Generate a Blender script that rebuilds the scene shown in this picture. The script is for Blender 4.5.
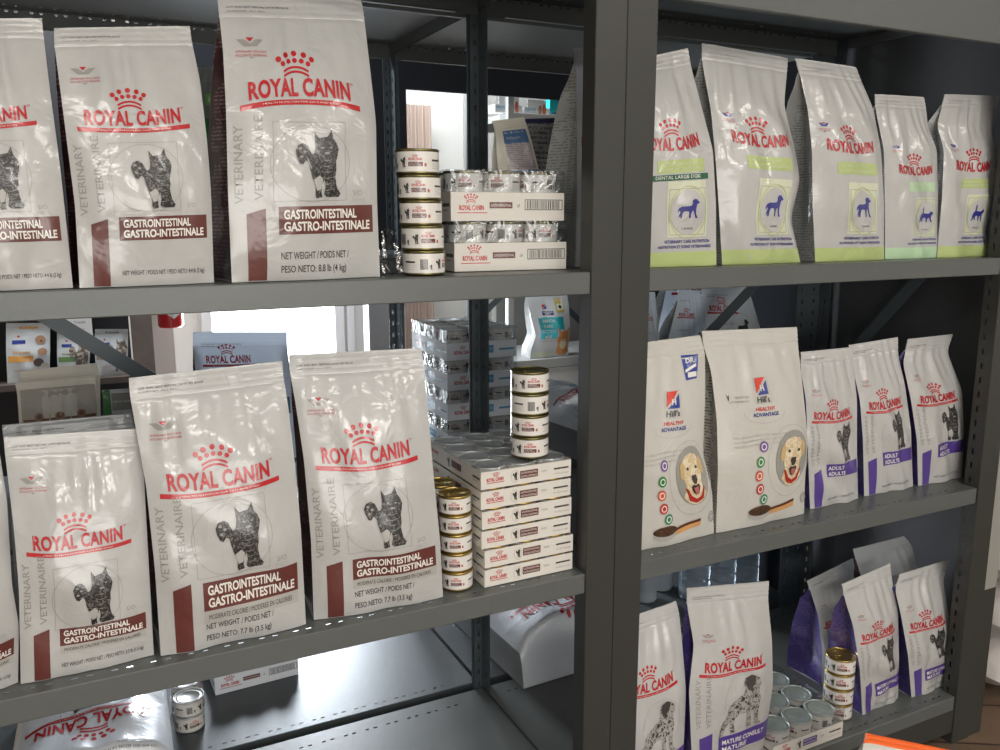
import bpy, math, random
import numpy as np
from mathutils import Vector, Matrix
from mathutils.geometry import delaunay_2d_cdt

PI = math.pi
random.seed(7); RNG = np.random.RandomState(11)
SC = bpy.context.scene
COL = SC.collection
for o in list(bpy.data.objects): bpy.data.objects.remove(o)

# ---------------------------------------------------------------- camera
Z0 = 0.70                                   # floor level is z = 0, heights below are given above the floor
CAM = np.array([-0.9198, -1.3409, 0.7388 + Z0])
YAW, PITCH, ROLL, FPX = 0.4601, -0.1837, -0.0017, 841.09
def _axes():
    cy, sy = math.cos(YAW), math.sin(YAW); cp, sp = math.cos(PITCH), math.sin(PITCH)
    cr, sr = math.cos(ROLL), math.sin(ROLL)
    f = np.array([sy*cp, cy*cp, sp]); r = np.array([cy, -sy, 0.0]); u = np.cross(r, f)
    return cr*r + sr*u, -sr*r + cr*u, f
AR, AU, AF = _axes()
def hit(u, v, ax, val):
    "the point of the place seen at pixel (u, v) on the plane where coordinate ax equals val"
    d = AF + (u-500)/FPX*AR - (v-375)/FPX*AU
    return CAM + (val-CAM[ax])/d[ax]*d
cd = bpy.data.cameras.new('camera'); cam = bpy.data.objects.new('camera', cd); COL.objects.link(cam)
cd.sensor_width = 36; cd.lens = FPX/1000*36; cd.clip_start = 0.02
M = Matrix(((AR[0], AU[0], -AF[0], CAM[0]), (AR[1], AU[1], -AF[1], CAM[1]), (AR[2], AU[2], -AF[2], CAM[2]), (0, 0, 0, 1)))
cam.matrix_world = M
SC.camera = cam

# ---------------------------------------------------------------- world, exposure, lights
SC.view_settings.view_transform = 'Standard'
SC.view_settings.look = 'None'
SC.view_settings.gamma = 1
SC.view_settings.exposure = 0.05
SC.view_settings.use_curve_mapping = False
wd = bpy.data.worlds.new('world'); SC.world = wd; wd.use_nodes = True
wd.node_tree.nodes['Background'].inputs[0].default_value = (0.80, 0.86, 1.0, 1)
wd.node_tree.nodes['Background'].inputs[1].default_value = 0.25
def area(name, loc, sx, sy, power, col, rot=(0, 0, 0)):
    l = bpy.data.lights.new(name, 'AREA'); l.shape = 'RECTANGLE'; l.size = sx; l.size_y = sy
    l.energy = power; l.color = col
    o = bpy.data.objects.new(name, l); COL.objects.link(o); o.location = loc; o.rotation_euler = rot
    return o
CEIL = 2.75
YS_ = -4.2
LIGHTS = [(-1.1, -1.6), (0.9, -1.6), (-1.1, -3.2), (0.9, -3.2), (2.9, -2.0)]
for k, (lx, ly) in enumerate(LIGHTS):
    area('ceiling_lamp_light', (lx, ly, CEIL-0.07), 1.15, 0.28, 9 if ly > -2.5 else 24, (1.0, 0.972, 0.93))
area('back_room_light', (0.5, 2.6, CEIL-0.07), 1.4, 0.3, 40, (0.88, 0.94, 1.0))
area('back_room_light', (-1.0, 1.75, CEIL-0.07), 1.2, 0.25, 52, (0.9, 0.95, 1.0))
area('front_fill_light', (-0.6, YS_+0.12, 1.35), 3.0, 1.3, 44, (1.0, 0.985, 0.96), (PI/2, 0, 0))  # fill light added behind the camera to reach into the shelves
area('window_daylight', (0.0, 3.19, 0.85), 0.66, 1.5, 95, (0.85, 0.92, 1.0), (-PI/2, 0, 0))

# ---------------------------------------------------------------- materials
def lin(c):
    return tuple(((x/255)/12.92 if x/255 <= 0.04045 else ((x/255+0.055)/1.055)**2.4) for x in c)
MATS = {}
def mat(name, rgb, rough=0.5, metal=0.0, bump=0.0, bscale=12.0, coat=0.0, var=0.0, emit=0.0, spec=0.5, kind='NOISE', vscale=6.0, ridged=False):
    if name in MATS: return MATS[name]
    m = bpy.data.materials.new(name); m.use_nodes = True; nt = m.node_tree; N = nt.nodes; L = nt.links
    b = N['Principled BSDF']; c = lin(rgb)
    b.inputs['Base Color'].default_value = (*c, 1); b.inputs['Roughness'].default_value = rough
    b.inputs['Metallic'].default_value = metal; b.inputs['Coat Weight'].default_value = coat
    b.inputs['Coat Roughness'].default_value = 0.12; b.inputs['Specular IOR Level'].default_value = spec
    if emit:
        b.inputs['Emission Color'].default_value = (*c, 1); b.inputs['Emission Strength'].default_value = emit
    tc = N.new('ShaderNodeTexCoord')
    if bump:
        n1 = N.new('ShaderNodeTexNoise'); n1.inputs['Scale'].default_value = bscale; n1.inputs['Detail'].default_value = 3
        n1.inputs['Distortion'].default_value = 0.6
        if ridged:
            n1.noise_type = 'RIDGED_MULTIFRACTAL'
        L.new(tc.outputs['Object'], n1.inputs['Vector'])
        bp = N.new('ShaderNodeBump'); bp.inputs['Strength'].default_value = bump; bp.inputs['Distance'].default_value = 0.01
        L.new(n1.outputs['Fac'], bp.inputs['Height']); L.new(bp.outputs['Normal'], b.inputs['Normal'])
        L.new(bp.outputs['Normal'], b.inputs['Coat Normal'])
    if var:
        n2 = N.new('ShaderNodeTexNoise'); n2.inputs['Scale'].default_value = vscale; n2.inputs['Detail'].default_value = 4
        L.new(tc.outputs['Object'], n2.inputs['Vector'])
        mx = N.new('ShaderNodeMix'); mx.data_type = 'RGBA'
        mx.inputs[6].default_value = (*[x*(1-var) for x in c], 1); mx.inputs[7].default_value = (*[min(1, x*(1+var)) for x in c], 1)
        L.new(n2.outputs['Fac'], mx.inputs[0]); L.new(mx.outputs[2], b.inputs['Base Color'])
    MATS[name] = m
    return m
def film(name, rgb, **k):                    # printed plastic film of the bags: glossy, crinkled
    kw = dict(rough=0.34, bump=0.38, bscale=15.0, coat=0.7)
    kw.update(k); return mat(name, rgb, **kw)
def ink(name, rgb): return film(name, rgb)
def fur(name, dark, light, sc=90.0, bias=0.5):
    "two-tone mottled ink for the printed animals"
    if name in MATS: return MATS[name]
    m = film(name, dark); nt = m.node_tree; N = nt.nodes; L = nt.links; b = N['Principled BSDF']
    tc = N.new('ShaderNodeTexCoord'); n = N.new('ShaderNodeTexNoise'); n.inputs['Scale'].default_value = sc
    n.inputs['Detail'].default_value = 2; n.inputs['Distortion'].default_value = 1.2
    r = N.new('ShaderNodeValToRGB'); r.color_ramp.elements[0].position = bias-0.05; r.color_ramp.elements[1].position = bias+0.08
    r.color_ramp.elements[0].color = (*lin(dark), 1); r.color_ramp.elements[1].color = (*lin(light), 1)
    L.new(tc.outputs['Object'], n.inputs['Vector']); L.new(n.outputs['Fac'], r.inputs['Fac']); L.new(r.outputs['Color'], b.inputs['Base Color'])
    return m
def lines(name, base, line, period=0.006, amt=0.5, **k):
    "film with rows of fine print across it"
    if name in MATS: return MATS[name]
    m = film(name, base, **k); nt = m.node_tree; N = nt.nodes; L = nt.links; b = N['Principled BSDF']
    tc = N.new('ShaderNodeTexCoord'); sp = N.new('ShaderNodeSeparateXYZ'); L.new(tc.outputs['Object'], sp.inputs[0])
    mu = N.new('ShaderNodeMath'); mu.operation = 'MULTIPLY'; mu.inputs[1].default_value = 2*PI/period
    sn = N.new('ShaderNodeMath'); sn.operation = 'SINE'; L.new(sp.outputs[2], mu.inputs[0]); L.new(mu.outputs[0], sn.inputs[0])
    n = N.new('ShaderNodeTexNoise'); n.inputs['Scale'].default_value = 140; L.new(tc.outputs['Object'], n.inputs['Vector'])
    n2 = N.new('ShaderNodeTexNoise'); n2.inputs['Scale'].default_value = 16; L.new(tc.outputs['Object'], n2.inputs['Vector'])
    g1 = N.new('ShaderNodeMath'); g1.operation = 'GREATER_THAN'; g1.inputs[1].default_value = 0.0; L.new(sn.outputs[0], g1.inputs[0])
    g2 = N.new('ShaderNodeMath'); g2.operation = 'GREATER_THAN'; g2.inputs[1].default_value = 0.46; L.new(n.outputs['Fac'], g2.inputs[0])
    g3 = N.new('ShaderNodeMath'); g3.operation = 'GREATER_THAN'; g3.inputs[1].default_value = 0.44; L.new(n2.outputs['Fac'], g3.inputs[0])
    m1 = N.new('ShaderNodeMath'); m1.operation = 'MULTIPLY'; L.new(g1.outputs[0], m1.inputs[0]); L.new(g2.outputs[0], m1.inputs[1])
    m2 = N.new('ShaderNodeMath'); m2.operation = 'MULTIPLY'; L.new(m1.outputs[0], m2.inputs[0]); L.new(g3.outputs[0], m2.inputs[1])
    m3 = N.new('ShaderNodeMath'); m3.operation = 'MULTIPLY'; m3.inputs[1].default_value = amt; L.new(m2.outputs[0], m3.inputs[0])
    mx = N.new('ShaderNodeMix'); mx.data_type = 'RGBA'; mx.inputs[6].default_value = (*lin(base), 1); mx.inputs[7].default_value = (*lin(line), 1)
    L.new(m3.outputs[0], mx.inputs[0]); L.new(mx.outputs[2], b.inputs['Base Color'])
    return m
def lucent(m, f):
    "lets light shine through thin packaging"
    nt = m.node_tree; N = nt.nodes; L = nt.links; b = N['Principled BSDF']; out = N['Material Output']
    t = N.new('ShaderNodeBsdfTranslucent'); t.inputs[0].default_value = b.inputs['Base Color'].default_value; mx = N.new('ShaderNodeMixShader'); mx.inputs[0].default_value = f
    L.new(b.outputs[0], mx.inputs[1]); L.new(t.outputs[0], mx.inputs[2]); L.new(mx.outputs[0], out.inputs['Surface']); return m
def clearfilm(name, gloss=0.10, tint=(235, 238, 240)):
    if name in MATS: return MATS[name]
    m = bpy.data.materials.new(name); m.use_nodes = True; nt = m.node_tree; N = nt.nodes; L = nt.links
    N.remove(N['Principled BSDF']); out = N['Material Output']
    tr = N.new('ShaderNodeBsdfTransparent'); tr.inputs[0].default_value = (*lin(tint), 1)
    gl = N.new('ShaderNodeBsdfGlossy'); gl.inputs['Roughness'].default_value = 0.16; gl.inputs[0].default_value = (1, 1, 1, 1)
    tc = N.new('ShaderNodeTexCoord'); n = N.new('ShaderNodeTexNoise'); n.inputs['Scale'].default_value = 22; n.inputs['Distortion'].default_value = 1.5
    bp = N.new('ShaderNodeBump'); bp.inputs['Strength'].default_value = 0.7; bp.inputs['Distance'].default_value = 0.012
    L.new(tc.outputs['Object'], n.inputs['Vector']); L.new(n.outputs['Fac'], bp.inputs['Height']); L.new(bp.outputs['Normal'], gl.inputs['Normal'])
    mx = N.new('ShaderNodeMixShader'); mx.inputs[0].default_value = gloss
    L.new(tr.outputs[0], mx.inputs[1]); L.new(gl.outputs[0], mx.inputs[2]); L.new(mx.outputs[0], out.inputs['Surface'])
    MATS[name] = m; return m

STEEL = mat('shelf_paint', (96, 99, 97), 0.38, 0.15, 0.04, 60, var=0.05)
POSTM = mat('post_paint', (58, 58, 55), 0.42, 0.1, 0.03, 60, var=0.04)
STEELB = mat('shaded_shelf_paint', (84, 90, 93), 0.36, 0.2, 0.04, 60, var=0.05)  # darker copy of the shelf paint: back-row shade put into the colour
REARM = mat('rear_post_paint', (84, 92, 96), 0.42, 0.2)
PANELM = mat('panel_paint', (76, 77, 80), 0.55, 0.1)
RED = ink('red_ink', (184, 24, 34)); BROWN = ink('brown_ink', (98, 48, 43)); GREY = ink('grey_ink', (150, 147, 142)); DARK = ink('dark_ink', (66, 62, 60))
LGREY = ink('light_grey_ink', (176, 173, 168)); WHITEI = ink('white_ink', (232, 228, 222)); PURPLE = ink('purple_ink', (84, 62, 140)); NAVY = ink('navy_ink', (48, 48, 130))
LGREEN = ink('light_green_ink', (180, 194, 128)); PGREEN = ink('pale_green_ink', (206, 210, 184)); DGREEN = ink('dark_green_ink', (30, 92, 62)); MGREEN = ink('mint_ink', (180, 210, 172))
FILM = film('white_film', (184, 183, 181)); FILMB = film('bluish_white_film', (205, 208, 210)); FILMC = film('cream_film', (194, 191, 184), rough=0.42, coat=0.2)
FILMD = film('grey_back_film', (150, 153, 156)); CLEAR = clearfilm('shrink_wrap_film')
GUSB = lines('brown_gusset', (58, 30, 32), (150, 120, 118)); GUSP = lines('purple_gusset', (66, 52, 116), (128, 116, 170), .005, .45); GUSG = lines('white_gusset', (168, 170, 168), (70, 72, 78))
GUSK = lines('cream_gusset', (206, 202, 192), (40, 40, 42), 0.007, 0.7)
CATM = fur('tabby_ink', (24, 22, 24), (112, 108, 104), 240, .55); DOGM = fur('spotted_ink', (52, 50, 52), (164, 160, 155), 150, 0.43)
CARD = mat('carton_board', (216, 211, 203), 0.6, bump=0.05, bscale=30); CARDB = mat('bluish_carton_board', (236, 240, 246), 0.6)
LABELW = mat('can_label_paper', (222, 218, 212), 0.35, coat=0.2); GOLD = mat('gold_tin', (186, 160, 92), 0.28, 0.9, 0.03, 30); TIN = mat('silver_tin', (205, 205, 203), 0.42, 0.55, 0.04, 30)
OLIVE = mat('olive_tin', (120, 112, 72), 0.3, 0.85)

# ---------------------------------------------------------------- mesh builder
class MB:
    def __init__(s): s.v = []; s.f = []; s.m = []; s.mats = []; s.n = 0
    def mi(s, m):
        if m not in s.mats: s.mats.append(m)
        return s.mats.index(m)
    def add(s, V, F, m):
        V = np.asarray(V, float); b = s.n; s.v.append(V); s.n += len(V); k = s.mi(m)
        for f in F: s.f.append(tuple(int(i)+b for i in f)); s.m.append(k)
        return s
    def box(s, a, b, m):
        x0, y0, z0 = a; x1, y1, z1 = b
        V = [(x0,y0,z0),(x1,y0,z0),(x1,y1,z0),(x0,y1,z0),(x0,y0,z1),(x1,y0,z1),(x1,y1,z1),(x0,y1,z1)]
        return s.add(V, [(0,3,2,1),(4,5,6,7),(0,1,5,4),(1,2,6,5),(2,3,7,6),(3,0,4,7)], m)
    def grid(s, P, m, flip=False):
        "P: (rows, cols, 3)"
        r, c = P.shape[:2]; F = []
        for i in range(r-1):
            for j in range(c-1):
                q = (i*c+j, i*c+j+1, (i+1)*c+j+1, (i+1)*c+j)
                F.append(q[::-1] if flip else q)
        return s.add(P.reshape(-1, 3), F, m)
    def lathe(s, prof, m, seg=32, c=(0, 0, 0)):
        "prof: list of (r, z)"
        V = []; F = []; n = len(prof)
        for i in range(seg):
            a = 2*PI*i/seg
            for r, z in prof: V.append((c[0]+r*math.cos(a), c[1]+r*math.sin(a), c[2]+z))
        for i in range(seg):
            for j in range(n-1):
                i2 = (i+1) % seg; F.append((i*n+j, i2*n+j, i2*n+j+1, i*n+j+1))
        return s.add(V, F, m)
    def tube(s, pts, r, m, seg=8):
        pts = [np.array(p, float) for p in pts]; V = []; F = []
        for i, p in enumerate(pts):
            d = pts[min(i+1, len(pts)-1)] - pts[max(i-1, 0)]; d /= np.linalg.norm(d)
            a = np.cross(d, (0, 0, 1)) if abs(d[2]) < 0.9 else np.cross(d, (1, 0, 0)); a /= np.linalg.norm(a); b = np.cross(d, a)
            for k in range(seg): t = 2*PI*k/seg; V.append(p + r*(math.cos(t)*a + math.sin(t)*b))
        for i in range(len(pts)-1):
            for k in range(seg): k2 = (k+1) % seg; F.append((i*seg+k, i*seg+k2, (i+1)*seg+k2, (i+1)*seg+k))
        F.append(tuple(range(seg))[::-1]); F.append(tuple((len(pts)-1)*seg+k for k in range(seg)))
        return s.add(V, F, m)
    def art(s, A, fn, du=1e-3, off=0.0007):
        "print: flat drawings A in (s, t) laid on the surface fn(s, t)"
        for (P, F, m, layer) in A:
            S, T = P[:, 0], P[:, 1]; X = fn(S, T); dx = fn(S+du, T)-X; dy = fn(S, T+du)-X
            n = np.cross(dx, dy); n /= np.linalg.norm(n, axis=1)[:, None]+1e-12
            s.add(X + n*off*(layer+1), F, m)
        return s
    def build(s, name, parent=None, smooth=False, origin=None):
        me = bpy.data.meshes.new(name); V = np.concatenate(s.v)
        o = bpy.data.objects.new(name, me)
        org = np.array(origin if origin is not None else (0, 0, 0), float)
        me.from_pydata((V-org).tolist(), [], s.f)
        for m in s.mats: me.materials.append(m)
        me.polygons.foreach_set('material_index', s.m)
        if smooth: me.polygons.foreach_set('use_smooth', [True]*len(s.f))
        me.update(); COL.objects.link(o)
        if parent is not None: o.parent = parent
        elif origin is not None: o.location = Vector(org)
        return o
def _bw(s, name, t, smooth=False): return s.build(name, t, smooth, origin=np.array(t.location))
MB.buildw = _bw
def tag(o, label=None, cat=None, group=None, kind=None):
    for k, v in (('label', label), ('category', cat), ('group', group), ('kind', kind)):
        if v: o[k] = v
    return o
def thing(name, label, cat, loc=(0, 0, 0), group=None):
    o = bpy.data.objects.new(name, None); COL.objects.link(o); o.location = loc; o.empty_display_size = 0.05
    return tag(o, label, cat, group)
def struct(name, mb, **k): return tag(mb.build(name, **k), kind='structure')
def clone(root, loc, rotz=0.0, label=None, group=None):
    r = root.copy(); COL.objects.link(r); r.location = loc; r.rotation_euler = (0, 0, rotz)
    if label: r['label'] = label
    if group: r['group'] = group
    for ch in list(root.children):
        c = ch.copy(); COL.objects.link(c); c.parent = r
        for g in list(ch.children):
            d = g.copy(); COL.objects.link(d); d.parent = c
    return r

# ---------------------------------------------------------------- flat drawings (printing)
_txt = {}
def text_tris(body, bold, spacing=1.0):
    key = (body, bold, spacing)
    if key in _txt: return _txt[key]
    cu = bpy.data.curves.new('print', 'FONT'); cu.body = body; cu.size = 1; cu.resolution_u = 2 if len(body) > 24 else 3
    cu.offset = bold; cu.space_character = spacing
    o = bpy.data.objects.new('print', cu); COL.objects.link(o)
    dg = bpy.context.evaluated_depsgraph_get(); me = o.evaluated_get(dg).to_mesh()
    me.calc_loop_triangles()
    V = np.array([v.co[:2] for v in me.vertices]) if len(me.vertices) else np.zeros((0, 2))
    F = [tuple(t.vertices) for t in me.loop_triangles]
    o.evaluated_get(dg).to_mesh_clear(); bpy.data.objects.remove(o); bpy.data.curves.remove(cu)
    _txt[key] = (V, F); return V, F
def refine(V, F, L, it=4):
    V = [tuple(p) for p in V]; F = [tuple(f) for f in F]
    for _ in range(it):
        mid = {}; out = []; ch = False
        def md(a, b):
            k = (min(a, b), max(a, b))
            if k in mid: return mid[k]
            pa, pb = V[a], V[b]
            if (pa[0]-pb[0])**2 + (pa[1]-pb[1])**2 <= L*L: mid[k] = None; return None
            V.append(((pa[0]+pb[0])/2, (pa[1]+pb[1])/2)); mid[k] = len(V)-1; return mid[k]
        for a, b, c in F:
            x, y, z = md(a, b), md(b, c), md(c, a); k = (x is not None)+(y is not None)+(z is not None)
            if k == 0: out.append((a, b, c)); continue
            ch = True
            if k == 3: out += [(a, x, z), (x, b, y), (z, y, c), (x, y, z)]
            elif k == 1:
                if x is not None: out += [(a, x, c), (x, b, c)]
                elif y is not None: out += [(a, b, y), (a, y, c)]
                else: out += [(a, b, z), (z, b, c)]
            else:
                if x is None: out += [(a, b, y), (a, y, z), (z, y, c)]
                elif y is None: out += [(a, x, z), (x, b, c), (x, c, z)]
                else: out += [(x, b, y), (a, x, y), (a, y, c)]
        F = out
        if not ch: break
    return np.array(V), F
class Art(list):
    "drawing in a frame of width 1 and height H; stored in (s, t) with t = y/H"
    def __init__(s, H, res=0.025): s.H = H; s.res = res
    def put(s, V, F, m, layer=0, res=None):
        if len(V) == 0: return
        V, F = refine(V, F, res or s.res)
        V = V.copy(); V[:, 1] /= s.H; s.append((V, F, m, layer))
    def poly(s, pts, m, layer=0, bx=None):
        pts = [tuple(p) for p in pts]
        if bx:                                # (x0, y0, w, h): map a unit drawing into this box
            pts = [(bx[0]+x*bx[2], bx[1]+y*bx[3]) for x, y in pts]
        r = delaunay_2d_cdt([Vector(p) for p in pts], [], [list(range(len(pts)))], 1, 1e-6)
        V = np.array([(v.x, v.y) for v in r[0]]); F = [tuple(f) for f in r[2]]
        F = [f if (V[f[1]][0]-V[f[0]][0])*(V[f[2]][1]-V[f[0]][1])-(V[f[1]][1]-V[f[0]][1])*(V[f[2]][0]-V[f[0]][0]) > 0 else f[::-1] for f in F]
        s.put(V, F, m, layer)
    def rect(s, x0, y0, x1, y1, m, layer=0, y2=None, y3=None):
        s.put(np.array([(x0, y0), (x1, y0), (x1, y1 if y3 is None else y3), (x0, y1 if y2 is None else y2)]), [(0, 1, 2), (0, 2, 3)], m, layer)
    def disc(s, cx, cy, rx, ry, m, layer=0, n=20):
        V = [(cx, cy)]+[(cx+rx*math.cos(2*PI*k/n), cy+ry*math.sin(2*PI*k/n)) for k in range(n)]
        s.put(np.array(V), [(0, k+1, (k+1) % n+1) for k in range(n)], m, layer)
    def ring(s, cx, cy, rx, ry, w, m, layer=0, n=40, a0=0, a1=2*PI):
        V = []
        for k in range(n+1):
            a = a0+(a1-a0)*k/n; V += [(cx+rx*math.cos(a), cy+ry*math.sin(a)), (cx+(rx-w)*math.cos(a), cy+(ry-w)*math.sin(a))]
        F = []
        for k in range(n): F += [(2*k+1, 2*k, 2*k+2), (2*k+1, 2*k+2, 2*k+3)]
        s.put(np.array(V), F, m, layer)
    def frame(s, x0, y0, x1, y1, w, m, layer=0):
        s.rect(x0, y0, x1, y0+w, m, layer); s.rect(x0, y1-w, x1, y1, m, layer); s.rect(x0, y0+w, x0+w, y1-w, m, layer); s.rect(x1-w, y0+w, x1, y1-w, m, layer)
    def text(s, body, x0, y0, w, h, m, layer=1, bold=0.0, rot=0, spacing=1.0, slant=0.0):
        "fit body into w x h with its baseline at (x0, y0); rot=1: reads upwards; slant raises the far end"
        V, F = text_tris(body, bold, spacing)
        if len(V) == 0: return
        lo, hi = V.min(0), V.max(0); cap = 0.73
        V = (V-[lo[0], 0])/[max(hi[0]-lo[0], 1e-6), cap]; V = V*[w, h]
        if slant: V = V+np.stack([0*V[:, 0], V[:, 0]*slant], 1)
        if rot == 1: V = np.stack([-V[:, 1], V[:, 0]], 1)
        elif rot == 2: V = -V
        s.put(V+[x0, y0], F, m, layer)

CAT = [(.02,.62),(.0,.70),(.06,.78),(.18,.81),(.28,.77),(.33,.69),(.37,.64),(.43,.66),(.46,.72),(.47,.80),(.46,.97),(.55,.88),(.66,.89),(.75,.90),(.85,1.0),(.88,.88),(.96,.80),(1.0,.72),(.97,.62),(.93,.54),(.93,.42),(.90,.32),(.92,.22),(.95,.14),(1.02,.08),(.98,.03),(.80,.03),(.68,.03),(.62,.07),(.66,.18),(.64,.28),(.58,.22),(.56,.1),(.58,.03),(.44,.01),(.42,.06),(.43,.2),(.36,.3),(.31,.42),(.28,.53),(.22,.56),(.15,.50),(.08,.52)]
DOG = [(.0,.0),(.02,.14),(.07,.25),(.17,.36),(.16,.46),(.22,.55),(.36,.62),(.52,.68),(.58,.76),(.55,.84),(.58,.94),(.70,1.0),(.82,.97),(.90,.90),(.93,.80),(.88,.74),(.90,.64),(.93,.54),(.92,.44),(.90,.30),(.92,.14),(1.0,.07),(.98,.04),(.84,.06),(.80,.18),(.78,.36),(.72,.34),(.72,.18),(.74,.06),(.62,.05),(.62,.16),(.60,.34),(.44,.36),(.34,.30),(.30,.18),(.36,.04),(.24,.03),(.22,.14),(.24,.26),(.16,.2),(.1,.08),(.06,.0)]
BDOG = [(.04,.02),(.08,.2),(.12,.34),(.08,.44),(.02,.30),(.0,.42),(.06,.56),(.18,.64),(.4,.64),(.6,.66),(.66,.76),(.64,.90),(.72,1.0),(.86,.99),(.92,.90),(1.0,.84),(.98,.76),(.88,.74),(.86,.6),(.84,.44),(.86,.22),(.92,.06),(.98,.0),(.84,.0),(.78,.2),(.72,.40),(.66,.38),(.62,.2),(.62,.0),(.54,.02),(.54,.22),(.52,.36),(.36,.38),(.28,.36),(.22,.22),(.20,.02),(.12,.0),(.14,.16)]
BCAT = [(.10,.0),(.0,.0),(.08,.14),(.1,.34),(.14,.5),(.24,.58),(.26,.75),(.24,.96),(.28,1.0),(.33,.86),(.33,.62),(.5,.58),(.7,.58),(.80,.66),(.84,.74),(.88,.68),(.96,.72),(1.0,.60),(.98,.5),(.88,.44),(.86,.28),(.92,.12),(1.0,.0),(.9,.0),(.8,.14),(.76,.30),(.66,.28),(.62,.12),(.64,.0),(.56,.0),(.54,.16),(.52,.3),(.36,.3),(.3,.2),(.34,.06),(.28,.0),(.24,.1),(.24,.2),(.16,.12)]
def crown(A, cx, y, w, m):
    r = w*0.075
    for a, rr in ((-.5, 0), (-.27, 0), (0, 0), (.27, 0), (.5, 0)): A.disc(cx+a*w*.94, y+w*(.53-.62*a*a), r, r*1.05, m, 0, 12)
    for a in (-.38, -.19, 0, .19, .38): A.disc(cx+a*w*.94, y+w*(.345-.62*a*a), r*.88, r*.92, m, 0, 12)
    for q, d in ((.20, .06), (.08, .06)):
        V = []
        for k in range(13):
            a = -1+2*k/12; yy = y+w*(q-.12*a*a); V += [(cx+a*w*.36, yy), (cx+a*w*.34, yy-w*d)]
        F = []
        for k in range(12): F += [(2*k+1, 2*k+3, 2*k+2), (2*k+1, 2*k+2, 2*k)]
        A.put(np.array(V), F, m, 0)
def logo(A, x0, x1, y, m=RED, bar=True, arch=0.0, tm=True):
    w = x1-x0; h = w*.165
    n0 = len(A); A.text('ROYAL CANIN', x0, y, w, h, m, 1, 0.035, spacing=1.06)
    if bar: A.rect(x0-w*.08, y-w*.085, x1+w*.10, y-w*.035, m, 0); A.text('HEALTH NUTRITION FOR CATS AND DOGS', x0+w*.12, y-w*.067, w*.76, w*.016, WHITEI, 1)
    if tm: A.text('TM', x1+w*.01, y+h*.85, w*.035, h*.18, m, 0)
    crown(A, (x0+x1)/2-w*.03, y+h*1.25, w*.36, m)
    if arch:
        for i in range(n0, len(A)):
            V, F, mm, l = A[i]; V = V.copy(); V[:, 1] += arch*((V[:, 0]-(x0+x1)/2)/w*2)**2/A.H; A[i] = (V, F, mm, l)
def vmark(A, x, y, w, m2=GREY):
    A.poly([(0, .9), (.28, .9), (.5, .55), (.72, .9), (1, .9), (.72, .35), (.28, .35)], m2, 0, (x, y, w, w*.5))
    A.poly([(.36, 1), (.5, .7), (.64, 1)], RED, 1, (x, y, w, w*.5))
    A.text('VETERINARY EXCLUSIVE', x-w*.05, y-w*.06, w*1.15, w*.09, RED, 0); A.text('EXCLUSIVITE VETERINAIRE', x-w*.05, y-w*.20, w*1.15, w*.09, RED, 0)
    A.poly([(.4, 0), (.6, 0), (.5, -.15)], m2, 0, (x, y-w*.22, w, w*.5))
def catpic(A, x0, y0, w, h, frame=True, m=CATM):
    if frame:
        A.frame(x0-.14, y0-.01, x0+w+.05, y0+h+.05, .003, GREY); A.ring(x0+w/2-.04, y0+h*.52, .27, h*.56, .003, GREY)
    A.poly(CAT, m, 1, (x0, y0, w, h))
    A.poly([(.38,.28),(.52,.34),(.60,.28),(.55,.14),(.45,.12)], LGREY, 2, (x0, y0, w, h))          # pale thigh
    for cx in (.62, .82): A.disc(x0+w*cx, y0+h*.74, w*.028, h*.010, LGREY, 2, 8)                  # eyes
    A.disc(x0+w*.72, y0+h*.66, w*.07, h*.018, GREY, 2, 10)                                        # muzzle
    for k in range(6): A.poly([(.54, .57-.085*k), (.70, .545-.085*k), (.88, .575-.085*k), (.70, .555-.085*k)], GREY, 2, (x0, y0, w, h))
    for a, b in ((.1, .73), (.2, .68), (.12, .61)): A.disc(x0+w*a, y0+h*b, w*.04, h*.02, GREY, 2, 8)
def smallprint(A, x0, x1, y, h=.012, m=DARK):
    A.text('LOT AND BEST BEFORE DATE SEE BACK', x0, y, (x1-x0), h, m, 0); A.text('GARDER AU SEC', x0, y-h*2, (x1-x0)*.6, h, m, 0)

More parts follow.
